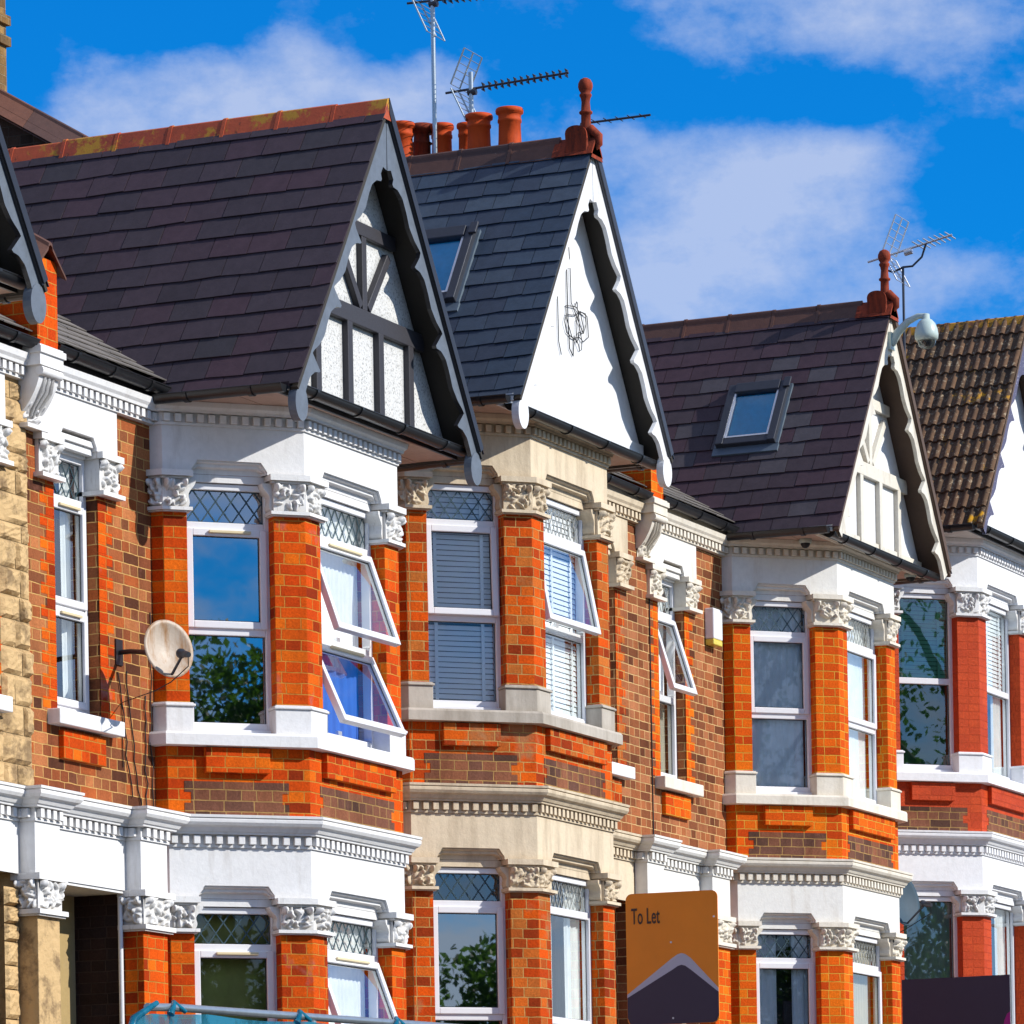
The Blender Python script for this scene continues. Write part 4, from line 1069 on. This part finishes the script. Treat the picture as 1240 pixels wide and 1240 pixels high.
# ---- loose threads of wire on house B
def wire(parent, pts, r=.005, name='cable', zo=0):
    m = MB(zo); m.tube(pts, r, 6); return m.build(name, cablem, parent)
rw = random.Random(5)
for x, z0, z1 in ((30.02,4.72,3.86),(30.14,4.74,3.82),(30.42,4.60,3.80),(30.50,5.2,3.80)):
    n = 9; wire(hB, [(x + rw.uniform(-.02,.02) + .18*(k/n)*(x<30.2), WY-.008-.004*(k%2), z0+(z1-z0)*k/n) for k in range(n+1)])

# ---- rooflights
def rooflight(parent, xc, apz, y0, y1, d0, d1, zo):
    ux, uz = 1/math.hypot(1,KS), KS/math.hypot(1,KS)
    O = Vector((xc, 0, apz+.03)); dn = Vector((-ux,0,-uz)); nr = Vector((-uz,0,ux)); ay = Vector((0,1,0))
    def pt(y, d, h): return O + ay*y + dn*d + nr*h
    def bx(m, ya, yb, da, db, h0, h1):
        m.hexa([pt(yb,db,h0),pt(ya,db,h0),pt(ya,da,h0),pt(yb,da,h0),pt(yb,db,h1),pt(ya,db,h1),pt(ya,da,h1),pt(yb,da,h1)])
    m = MB(zo); f = .075
    bx(m, y0, y0+f, d0, d1, 0, .085); bx(m, y1-f, y1, d0, d1, 0, .085); bx(m, y0+f, y1-f, d0, d0+f*1.5, 0, .10); bx(m, y0+f, y1-f, d1-f, d1, 0, .075)
    bx(m, y0-.03, y0+f*.5, d0-.02, d0+.10, .08, .105)
    w = m.build('rooflight', darkmet, parent, bevel=.006, recalc=True)
    m = MB(zo); bx(m, y0+f, y0+f+.018, d0+.1, d1-f, .05, .08); bx(m, y1-f-.018, y1-f, d0+.1, d1-f, .05, .08); bx(m, y0+f+.018,y1-f-.018,d1-f-.018,d1-f,.05,.078); m.build('rooflight_trim', alum, w, recalc=True)
    m = MB(zo); bx(m, y0-.03, y1+.03, d1, d1+.09, .004, .026); bx(m, y0-.025, y0, d0, d1, .0, .03); bx(m, y1, y1+.025, d0, d1, .0, .03); m.build('flashing', leadfl, w, recalc=True)
    m = MB(zo); m.face([pt(y0+f,d1-f,.06), pt(y0+f,d0+f,.06), pt(y1-f,d0+f,.06), pt(y1-f,d1-f,.06)]); m.build('glass', skygl, w)
    m = MB(zo); m.face([pt(y0+f,d1-f,.035), pt(y0+f,d0+f,.035), pt(y1-f,d0+f,.035), pt(y1-f,d1-f,.035)]); m.build('blind', plain('rooflight_blind', (.02,.55,.75), .8), w)
rooflight(hC, 36.15, APZ, 15.98, 16.55, .92, 1.72, .615)
rooflight(hD, 43.18, APZ, 15.96, 16.55, .95, 1.70, .615)

# ---- chimneys
def chimney(parent, x0, x1, y0, y1, z0, z1, mat, pots, bands=()):
    m = MB(0); m.box(x0, x1, y0, y1, z0, z1)
    for zb in bands: m.box(x0-.03, x1+.03, y0-.03, y1+.03, zb, zb+.075)
    m.box(x0-.04, x1+.04, y0-.04, y1+.04, z1-.15, z1-.075); m.box(x0-.07, x1+.07, y0-.07, y1+.07, z1-.0751, z1)
    c = m.build('chimney', mat, parent)
    for x, y, r, h, kind in pots:
        p = MB(0); z = z1
        if kind == 'cowl':
            p.lathe(x, y, [(r*.8,z),(r*.8,z+h*.55),(r*1.0,z+h*.58),(r*.75,z+h*.62),(r*.7,z+h*.8),(r*1.45,z+h*.84),(r*1.5,z+h*.93),(r*1.1,z+h),(r*.3,z+h*1.02)], 22)
        else:
            p.lathe(x, y, [(r*1.0,z),(r*.93,z+h*.3),(r*.9,z+h*.66),(r*.98,z+h*.68),(r*.98,z+h*.74),(r*.92,z+h*.76),(r*.94,z+h*.86),(r*1.12,z+h*.89),(r*1.15,z+h*.95),(r*1.08,z+h),(r*.8,z+h),(r*.75,z+h*.8),(r*.3,z+h*.79)], 24)
        p.build('chimney_pot', terrapot if kind == 'pot' else terra, c)
chimney(hC, 39.42, 40.02, 17.15, 18.75, 7.6, 10.56, yellowb, [(39.6,18.50,.108,.37,'pot'),(39.62,17.75,.112,.36,'pot'),(39.62,17.45,.11,.38,'pot'),(39.85,18.42,.10,.40,'cowl'),(39.85,18.22,.098,.38,'pot'),(39.85,17.98,.075,.36,'pot')])
chimney(hC, 33.80, 34.46, 19.62, 20.9, 8.5, 12.6, yellowb, [(34.12,20.0,.11,.4,'pot'),(34.12,20.5,.11,.4,'pot')], bands=(10.55,10.72,11.1))

# ---- aerials
def rod(m, p, q, r=.006, n=6): m.tube([p, q], r, n)
def aerial(name, loc, zbase, ztop, boomz, d, length, label, refl=True, fork=False, style='x', elem=.16, group='rooftop aerials', mastr=.018, boommat=None, back=.25, xw=.19, mastoff=.0):
    ZO[0] = 0; h = empty('tv_aerial', (loc[0], loc[1], zbase), label, 'aerial', group)
    x, y = loc; d = Vector((d[0], d[1], d[2] if len(d) > 2 else 0)).normalized(); up = Vector((0,0,1)); sd = d.cross(up).normalized()
    m = MB(0); rod(m, (x,y,zbase), (x,y,ztop), mastr, 10); m.build('mast', steel if not fork else darkmet, h)
    b0 = Vector((x,y,boomz)) - d*back + d*mastoff; b1 = b0 + d*(length+back)
    m = MB(0); rod(m, b0, b1, .011, 6); m.tube([b0+d*back-d*.03+up*-.03, b0+d*back+d*.05+up*-.03], .03, 6); m.build('boom', boommat or darkmet, h)
    m = MB(0); n = int(length/.065)
    for i in range(n):
        p = b0 + d*(back+.12+(length-.14)*i/(n-1))
        if style == 'x':
            for s in (-1,1):
                rod(m, p - sd*elem*.28 + up*s*.03, p + sd*elem*.28 + up*s*.03, .005); rod(m, p+up*.032, p-up*.032, .006)
            rod(m, p-sd*elem*.25+up*.03, p+sd*elem*.25-up*.03, .006); rod(m, p+sd*elem*.25+up*.03, p-sd*elem*.25-up*.03, .006)
        elif fork or i % 2 == 0: rod(m, p - sd*elem*(1-.25*i/n), p + sd*elem*(1-.25*i/n), .0065 if fork else .0045)
    rod(m, b0+d*back, b1, .006); m.build('element', (alum if fork else darkmet), h)
    if refl:
        m = MB(0)
        for s in (-1,1):
            e = b0 + d*(back*.55) + up*s*.02; t = e + up*s*.30 + d*(.14)
            for a in (-1,0,1): rod(m, e+sd*a*xw, t+sd*a*xw, .008)
            for k in range(6): q = e + (t-e)*(k/5); rod(m, q-sd*xw, q+sd*xw, .0035)
        m.build('reflector', alum if fork else steel, h)
    if fork:
        m = MB(0); c = Vector((x,y,ztop)); 
        pts = lambda s: [c, c + d*s*.10 + up*(-.02), c + d*s*.20 + up*.04, c + d*s*.24 + up*.14, c + d*s*.25 + up*(boomz-ztop) + up*0]
        for s in (-1,1): m.tube(pts(s), .011, 8)
        m.build('fork_bracket', darkmet, h)
    return h
aerial('a', (39.7,18.22), 10.4, 12.6, 12.02, (0,-1,-.03), .62, 'aerial on the tallest mast rising behind the chimney pots', mastr=.021)
aerial('b', (39.72,17.865), 10.5, 11.34, 11.19, (0,-1,.03), .95, elem=.12, label= 'short mast aerial with a wire grid reflector among the red pots', mastr=.022)
aerial('c', (41.0,17.32), 8.4, 11.15, 11.10, (0,-1,0), .66, 'thin plain aerial poking out to the right of the finial on the white gabled house', refl=False, style='y', elem=.10, back=.03, mastr=.012)
aerial('d', (45.23,15.74), 8.6, 10.44, 10.60, (0,-1,.20), .47, 'silver aerial on a forked bracket beside the finial of the cream gabled house', fork=True, style='y', elem=.20, boommat=alum, back=.42, mastr=.013, mastoff=.05)

# ---- dome camera on gable D
cam_ = empty('security_camera', (43.16, 15.16, 9.30), 'pale dome security camera on a curved arm at the top of the cream gable', 'camera')
m = MB(0); m.box(43.10,43.22,15.13,15.17,9.20,9.36); m.tube([(43.16,15.15,9.26),(43.16,15.08,9.36),(43.16,14.98,9.45),(43.16,14.88,9.49),(43.16,14.80,9.485)], [.045,.04,.033,.028,.026], 12); m.build('arm', cctvw, cam_)
m = MB(0); x, y, z = 43.16, 14.80, 9.30
m.lathe(x,y,[(.06,z-.05),(.094,z-.048),(.100,z-.035),(.108,z-.03),(.112,z+.01),(.104,z+.06),(.085,z+.11),(.055,z+.145),(.035,z+.155),(.032,z+.20),(.02,z+.205)],28); m.build('housing', cctvw, cam_)
m = MB(0); m.lathe(x,y,[(.02,z-.128),(.05,z-.118),(.075,z-.095),(.086,z-.06),(.088,z-.046)],24); m.build('dome', glsd, cam_)
m = MB(0); m.lathe(x,y,[(.01,z-.10),(.035,z-.095),(.05,z-.07),(.05,z-.045)],16); m.build('lens', gasket, cam_)
# small eyeball cameras in the soffit of D
for nm, (x,y), lb in (('eyeball_camera',(42.03,15.62),'small dark ball camera under the left side of the cream gable soffit'),('eyeball_camera',(44.45,15.45),'small white ball camera under the right foot of the cream gable')):
    c = empty('dome_camera', (x,y,7.30), lb, 'camera', 'small cameras under the eaves'); z = 7.30
    m = MB(0); m.lathe(x,y,[(.055,z-.03),(.06,z-.02),(.06,z+.01),(.03,z+.012)],20); m.build('mount', cctvw, c)
    m = MB(0); m.lathe(x,y,[(.012,z-.075),(.03,z-.065),(.042,z-.045),(.044,z-.028)],16); m.build('lens', gasket, c)

# ---- alarm box
al = empty('alarm_box', (41.28, WY, 6.42+.0), 'slim white alarm box with a yellow base on the brown brick wall', 'alarm box')
m = MB(0); m.box(41.20,41.42,WY-.09,WY,6.34,6.62); m.build('cover', upvc, al, bevel=.01)
m = MB(0); m.box(41.202,41.418,WY-.088,WY,6.285,6.339); m.build('strobe', plain('yellow_lens', (.75,.62,.10), .2), al, bevel=.01)

# ---- satellite dishes
def dish(c, n, r, wallpt, label, mat, rim=1.08):
    c = Vector(c); n = Vector(n).normalized(); e1 = n.cross(Vector((0,0,1))).normalized(); e2 = e1.cross(n)
    h = empty('satellite_dish', wallpt, label, 'satellite dish', 'satellite dishes')
    m = MB(0); rows = []
    for i in range(9):
        u = i/8; rows.append([c + (e1*math.cos(t*math.pi/18)*r*u + e2*math.sin(t*math.pi/18)*r*rim*u) + n*(.055*u*u) for t in range(36)])
    rows.append([p - n*.012 + (p-c).normalized()*.006 for p in rows[-1]])
    m.grid(rows, close=True)
    back = [[p - n*.008 for p in rr] for rr in rows[:-2]]; m.grid([b[::-1] for b in back], close=True)
    m.build('reflector', mat, h, smooth=True)
    lnb = c + n*r*1.25 - e2*r*.55
    m = MB(0); foot = c - e2*r*1.02 + n*.03
    m.tube([foot, lnb - n*.03], .010, 8); m.build('arm', darkmet, h)
    m = MB(0); dd = (c-lnb).normalized(); m.tube([lnb - dd*.06, lnb-dd*.02, lnb+dd*.03, lnb+dd*.035, lnb+dd*.06], [.018,.024,.024,.034,.034], 14); m.build('receiver', darkmet, h)
    w = Vector(wallpt); b = c - n*.05
    m = MB(0); m.tube([w, w+Vector((0,-.10,0)), b], .018, 8); q = w
    m.box(q.x-.05,q.x+.05,q.y-.012,q.y,q.z-.09,q.z+.09); m.tube([b - e2*.08, b + e2*.08], .03, 8); m.build('bracket', blackp, h)
    m = MB(0)
    s = lnb - dd*.05; m.tube([s, s+Vector((0,0,-.08)), foot + Vector((0,0,-.04)), foot + Vector((-.05,.1,-.10)), (w.x+.02, WY-.01, w.z-.35), (w.x+.03, WY-.008, w.z-.8)], .004, 6); m.build('cable', cablem, h)
    return h
dish((29.87,15.83,4.815), (-.50,-.82,.20), .19, (30.05,WY,4.86), 'cream satellite dish with a rusty streak between the two upper windows', dishm)
dish((44.33,15.585,4.165), (-.30,-.92,.22), .25, (44.47,15.98,3.92), 'grey satellite dish half hidden behind the lower cornice near the purple board', dishg)

# ---- coil of cable on the white gable
cc = random.Random(12); m = MB(0); YG = 15.20+.22-.012; cx, cz = 36.27, 8.19
pts = [(36.10,YG,8.96),(36.13,YG-.004,8.66),(36.15,YG,8.36)]
for k in range(52):
    a = k*.42; rr = .14+.05*math.sin(k*.9)+cc.uniform(-.02,.02); sq = .55+.45*math.sin(k*.23)
    pts.append((cx + rr*math.cos(a)*sq*1.55, YG-.004*(k%3), cz + rr*math.sin(a)*1.1 - .04*math.cos(k*.3)))
m.tube(pts, .0038, 5)
m.tube([(36.06,YG,8.92),(36.07,YG,8.5),(36.08,YG,8.2),(36.10,YG,7.98),(36.17,YG,7.93),(36.2,YG,8.1)], .0045, 5)
m.tube([(35.87,YG,8.72),(35.875,YG,8.3),(35.88,YG,8.0),(35.93,YG,7.9)], .004, 5)
tag(m.build('cable_coil', cablem), 'tangled loop of black cable hanging on the plain white gable', 'cable')

# ---- estate agents' boards
def board_post(parent, x, y, z1, w=.045):
    m = MB(0); m.box(x-w, x+w, y-w, y+w, gground(x)-.1, z1); m.build('post', timberpost, parent, bevel=.004)
sg = empty('to_let_board', (35.0,14.15,gground(35)), 'orange and purple To Let board on a post', 'sign')
yl, w_, zt_, zb_ = 14.50, .745, 3.44, 2.42
F = Frame(34.88, yl, .07, -1)
def rounded(x0,x1,z0,z1,r,n=5):
    p = []
    for cx_, cz_, a0 in ((x1-r,z0+r,-90),(x1-r,z1-r,0),(x0+r,z1-r,90),(x0+r,z0+r,180)):
        for k in range(n+1): a = R(a0+90*k/n); p.append((cx_+r*math.cos(a), cz_+r*math.sin(a)))
    return p
m = MB(0); m.slab(F, rounded(0,w_,zb_,zt_,.05), -.012, 0); m.build('panel', orange, sg)
m = MB(0); 
def chev(zl, zp, zr2): return [(0.002,zl),(w_*.50,zp-.035),(w_*.56,zp-.008),(w_*.60,zp),(w_*.64,zp-.008),(w_*.70,zp-.04),(w_-.002,zr2)]
up_ = chev(zb_+.24, zb_+.545, zb_+.265); lo_ = chev(zb_+.215, zb_+.455, zb_+.235)
m.slab(F, lo_ + up_[::-1], .0, .0025); m.build('silver_band', silver, sg)
m = MB(0); bot = [(p,z) for p,z in rounded(.002,w_-.002,zb_+.002,zb_+.3,.05) if z < zb_+.15]
m.slab(F, [(.002,zb_+.06),(.02,zb_+.015),(.05,zb_+.002),(w_-.05,zb_+.002),(w_-.02,zb_+.015),(w_-.002,zb_+.06)] + lo_[::-1], .0, .002); m.build('purple_foot', purple, sg)
m = MB(0)
for a, b in ((.49,.62),(.96,.80),(.50,.045)): m.slab(F, [(w_*a+.008*math.cos(t*.7854), zb_+(zt_-zb_)*b+.008*math.sin(t*.7854)) for t in range(8)], 0, .006)
m.build('fixing_screw', upvc, sg)
board_post(sg, 35.02, 14.13, 3.3)
# lettering: condensed sans caps built from strokes
tx = bpy.data.curves.new('lettering', 'FONT'); tx.body = 'To Let'; tx.size = .175; tx.extrude = .0012; tx.offset = .0012; tx.space_character = 1.06
tobj = bpy.data.objects.new('lettering', tx); col.objects.link(tobj)
bpy.context.view_layer.update()
dg = bpy.context.evaluated_depsgraph_get(); tm_ = bpy.data.meshes.new_from_object(tobj.evaluated_get(dg)); bpy.data.objects.remove(tobj)
lt = bpy.data.objects.new('lettering', tm_); col.objects.link(lt); tm_.materials.clear(); tm_.materials.append(brownink)
o_ = Vector(F.P(.045, zt_-.235, .004)); d_ = Vector((F.d[0],F.d[1],0)); n_ = Vector((F.n[0],F.n[1],0))
Mx = Matrix((( d_.x*.46, 0, n_.x, o_.x),(d_.y*.46, 0, n_.y, o_.y),(0,1,0,o_.z),(0,0,0,1)))
tm_.transform(Mx); tm_.transform(Matrix.Translation(-Vector(sg.location))); lt.parent = sg
s2 = empty('agents_board', (41.6,14.1,gground(41)), 'plain dark purple board at the bottom right corner', 'sign')
F = Frame(41.57, 14.60, .06, -1); m = MB(0); m.slab(F, [(0,2.05),(1.0,2.05),(1.0,3.19),(0,3.185)], -.012, 0); m.build('panel', purple, s2)
m = MB(0); m.slab(F, [(.93+.0,2.70),(.999,2.70),(.999,2.86),(.97,2.84),(.945,2.78)], 0, .002); m.build('pink_mark', magenta, s2)
board_post(s2, 41.70, 14.1, 3.0)

# ---- teal sheeting over a pipe rail
tg = empty('sheeted_barrier', (23.5,12.0,gground(23.5)), 'teal plastic sheeting tied over a metal rail along the bottom edge', 'barrier')
xa, xb, yy = 22.02, 27.6, 12.0
ztop = lambda x: 1.765+.022*(x-xa) if x > xa+.35 else 1.765 - .22*((xa+.35-x)/.35)**2
m = MB(0); m.tube([(x, yy, ztop(x)) for x in [xa+.35+k*.3 for k in range(18)]], .022, 10); m.build('rail', steel, tg)
m = MB(0)
for x in (xa+.1, 24.3, 26.8): m.tube([(x,yy,gground(x)-.1),(x,yy,ztop(x)-.02)], .024, 10)
m.build('post', steel, tg)
rs_ = random.Random(8); m = MB(0); rows = []
xs_ = [xa+ (xb-xa)*k/90 for k in range(91)]; sag = [ztop(x) - .028 - .014*abs(math.sin(x*2.6)) for x in xs_]
for j in range(12):
    rows.append([(x + .01*math.sin(j*1.3+x*5), yy-.03 - .02*math.sin(x*11+j*.5)*(j/11) - .015*math.sin(x*4.7), sg_ + .0 - 1.7*j/11) for x, sg_ in zip(xs_, sag)])
m.grid(rows)
for k, x in enumerate((xa+.02, xa+.55, 24.05, 25.3)): m.tube([(x,yy-.03,ztop(x)-.04),(x+.03,yy-.035,ztop(x)+.005),(x+.09,yy+.0,ztop(x)+.03),(x+.16,yy-.035,ztop(x)-.02)], [.022,.012,.014,.012], 8)
m.tube([(xa-.03,yy-.02,ztop(xa)-.45),(xa,yy-.03,ztop(xa)-.1),(xa+.15,yy-.03,ztop(xa+.15)-.0),(xa+.4,yy-.03,ztop(xa+.4)+.015)], [.012,.02,.022,.014], 8)
m.build('sheeting', teal, tg)

# ---- trees across the road (seen in the window panes)
leafm, nt_, b_ = newmat('leaf')
tl_ = N(nt_, 'BsdfTranslucent'); ml_ = N(nt_, 'MixShader'); ml_.inputs[0].default_value = .35; tl_.inputs[0].default_value = (.12,.28,.02,1)
ol_ = [n for n in nt_.nodes if n.type == 'OUTPUT_MATERIAL'][0]
nt_.links.new(b_.outputs[0], ml_.inputs[1]); nt_.links.new(tl_.outputs[0], ml_.inputs[2]); nt_.links.new(ml_.outputs[0], ol_.inputs[0])
a_ = nt_.nodes.new('ShaderNodeAttribute'); a_.attribute_name = 'rnd'
nt_.links.new(ramp(nt_, [(0,(.012,.035,.006)),(.5,(.03,.09,.012)),(1,(.08,.17,.02))], a_.outputs['Fac']), b_.inputs['Base Color']); b_.inputs['Roughness'].default_value = .6
barkm = plain('bark', (.09,.07,.05), .9, var=.5)
def tree(x, y, h, cr, seed, label):
    r = random.Random(seed); z0 = gground(x); t = empty('street_tree', (x,y,z0), label, 'tree', 'trees across the road from the terrace')
    m = MB(0); m.tube([(x,y,z0-.1),(x+.05,y,z0+h*.25),(x,y+.1,z0+h*.5),(x+.1,y,z0+h*.8)], [.24,.19,.14,.05], 10); ends = []
    for k in range(9):
        a = k*2.4; zz = z0+h*(.35+.05*k); e = (x+math.cos(a)*cr*.7, y+math.sin(a)*cr*.7, zz+h*.18); ends.append(e)
        m.tube([(x,y,zz),((x+e[0])/2,(y+e[1])/2,zz+h*.12),e],[.09,.06,.02],7)
    m.build('trunk', barkm, t)
    m = MB(0); cl = []
    for k in range(90):
        a = r.uniform(0,6.28); u = r.random()**.5; v = r.uniform(-1,1); cl.append((x+math.cos(a)*cr*u*math.sqrt(1-v*v*.8), y+math.sin(a)*cr*u*math.sqrt(1-v*v*.8), z0+h*.62+v*h*.37, r.uniform(.4,.85)*cr/3.0))
    for cx_, cy_, cz_, q in cl:
        for _ in range(300):
            d = Vector((r.gauss(0,1),r.gauss(0,1),r.gauss(0,1))).normalized()*q*r.uniform(.6,1.05); p = Vector((cx_,cy_,cz_))+d
            e1 = Vector((r.gauss(0,1),r.gauss(0,1),r.gauss(0,1))).normalized()*.075; e2 = e1.cross(Vector((r.gauss(0,1),r.gauss(0,1),r.gauss(0,1))).normalized())
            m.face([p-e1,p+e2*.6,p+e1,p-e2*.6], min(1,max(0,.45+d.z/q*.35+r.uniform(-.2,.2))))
    m.build('crown', leafm, t)
tree(19.4,-6.5,8.8,3.4,1,'broad green tree reflected in the lower pane beside the satellite dish')
tree(26.0,-7.0,5.2,2.2,2,'low round tree reflected in the ground floor pane of the cream stone house')
tree(33.2,-6.0,14.0,3.4,3,'tall dark tree reflected in the curtained windows of the orange brick house')
tree(38.9,-7.5,13.0,4.2,4,'tallest tree reflected in the green panes of the red painted house')
tree(12.0,-9.0,9.4,2.8,5,'smaller tree at the left end of the row across the road')

# ------------------------------------------------------------------ sky, sun, camera
SD = Vector((.16,-1,.68)).normalized()    # towards the sun
elev = math.asin(SD.z)
w = bpy.data.worlds.new('World'); scene.world = w; w.use_nodes = True; nt = w.node_tree; nt.nodes.clear()
out = nt.nodes.new('ShaderNodeOutputWorld'); bg = nt.nodes.new('ShaderNodeBackground'); nt.links.new(bg.outputs[0], out.inputs[0])
sky = nt.nodes.new('ShaderNodeTexSky'); sky.sky_type = 'NISHITA'; sky.sun_disc = False; sky.sun_elevation = elev
sky.sun_rotation = math.atan2(SD.x, SD.y); sky.altitude = 50; sky.air_density = 1.0; sky.dust_density = .3; sky.ozone_density = 2.5
bg.inputs['Strength'].default_value = .10
tc = nt.nodes.new('ShaderNodeTexCoord').outputs['Generated']
def vdot(v):
    n = nt.nodes.new('ShaderNodeVectorMath'); n.operation = 'DOT_PRODUCT'; nt.links.new(tc, n.inputs[0]); n.inputs[1].default_value = v; return n.outputs['Value']
# deepen the blue, then lay thin cloud over it
deep = mixc(nt, 1.0, sky.outputs[0], (.02,.78,1.62), 'MULTIPLY')
A_ = R(24); fw = (math.cos(A_), math.sin(A_), 0); rt = (math.sin(A_), -math.cos(A_), 0)
den = math_(nt, 'MAXIMUM', vdot(fw), .05); ta = math_(nt, 'DIVIDE', vdot(rt), den); tb = math_(nt, 'DIVIDE', vdot((0,0,1)), den)
mp = nt.nodes.new('ShaderNodeMapping'); mp.inputs['Scale'].default_value = (1,1,1.6); nt.links.new(tc, mp.inputs[0])
n1 = noise(nt, 22, 9, .62, vec=mp.outputs[0]); n2 = noise(nt, 3.2, 5, .55, vec=mp.outputs[0])
away = math_(nt, 'MULTIPLY', math_(nt, 'SUBTRACT', 1.0, vdot(fw)), 9.0, clamp=True)
dens = math_(nt, 'MULTIPLY', math_(nt, 'SUBTRACT', n2, math_(nt, 'SUBTRACT', .50, math_(nt, 'ADD', math_(nt, 'MULTIPLY', away, .12), math_(nt, 'MULTIPLY', math_(nt, 'MULTIPLY', vdot((0,-1,0)), 1.5, clamp=True), math_(nt, 'MULTIPLY', math_(nt, 'SUBTRACT', .45, vdot((0,0,1)), clamp=True), .45))))), 2.6)
BL = [(300,110,230,75,.9),(120,140,90,40,.5),(520,120,110,90,.5),(880,270,190,110,.95),(1040,200,120,55,.6),(1180,340,110,50,.7),(1050,30,270,60,.75),(820,340,160,60,.6),(390,30,60,60,.5),(1150,110,50,14,.0),
      (560,45,110,60,-.5),(40,60,60,70,-.8),(1000,130,230,45,-.8),(1180,230,80,60,-.9),(230,20,120,30,-.7),(770,60,100,60,-.4)]
for px, py, rx, ry, s_ in BL:
    a0 = (px-620)/5900; b0 = (1623-py)/5900
    da = math_(nt, 'MULTIPLY', math_(nt, 'SUBTRACT', ta, a0), 5900/rx); db = math_(nt, 'MULTIPLY', math_(nt, 'SUBTRACT', tb, b0), 5900/ry)
    q = math_(nt, 'ADD', math_(nt, 'MULTIPLY', da, da), math_(nt, 'MULTIPLY', db, db))
    g = math_(nt, 'POWER', 2.718, math_(nt, 'MULTIPLY', q, -1.0))
    dens = math_(nt, 'ADD', dens, math_(nt, 'MULTIPLY', g, s_*(.64 if s_ > 0 else 1)))
dens = math_(nt, 'ADD', dens, math_(nt, 'MULTIPLY', math_(nt, 'SUBTRACT', n1, .5), 2.7))
dens = math_(nt, 'ADD', math_(nt, 'ADD', dens, .14), math_(nt, 'MULTIPLY', math_(nt, 'SUBTRACT', noise(nt, 60, 6, .6, vec=mp.outputs[0]), .5), 1.0))
cf = ramp(nt, [(.0,(0,0,0)),(.14,(.05,.05,.05)),(.4,(.28,.28,.28)),(.8,(.58,.58,.58)),(1,(.74,.74,.74))], dens)
final = mixc(nt, cf, deep, mixc(nt, away, (4.9,6.0,8.8), (8.2,8.2,8.4)))
nt.links.new(final, bg.inputs['Color'])

sd = bpy.data.lights.new('sun', 'SUN'); sd.energy = 5.0; sd.angle = R(.53); sd.color = (1,.955,.88)
so = bpy.data.objects.new('sun', sd); col.objects.link(so); so.rotation_euler = SD.to_track_quat('Z', 'Y').to_euler(); so.location = (30,-20,30)

cd = bpy.data.cameras.new('camera'); cd.sensor_fit = 'HORIZONTAL'; cd.sensor_width = 36; cd.lens = 36*5900/1240; cd.clip_end = 3000; cd.clip_start = .5
cd.shift_x = 0.0; 
roll = R(1.03)
co = bpy.data.objects.new('camera', cd); col.objects.link(co); scene.camera = co
# level camera looking 24 degrees off the line of the terrace, rolled one degree
fwd = Vector((math.cos(A_), math.sin(A_), 0)); rgt = Vector((math.sin(A_), -math.cos(A_), 0)); upv = Vector((0,0,1))
cr_, sr_ = math.cos(roll), math.sin(roll)
X_ = rgt*cr_ + upv*sr_*(-1); Y_ = upv*cr_ - rgt*sr_*(-1); Z_ = -fwd
co.matrix_world = Matrix(((X_.x,Y_.x,Z_.x,0),(X_.y,Y_.y,Z_.y,0),(X_.z,Y_.z,Z_.z,0),(0,0,0,1)))
cd.shift_y = (1623-620)/1240

scene.view_settings.view_transform = 'Standard'; scene.view_settings.look = 'None'; scene.view_settings.exposure = 0
scene.render.resolution_x = 1024; scene.render.resolution_y = 1024
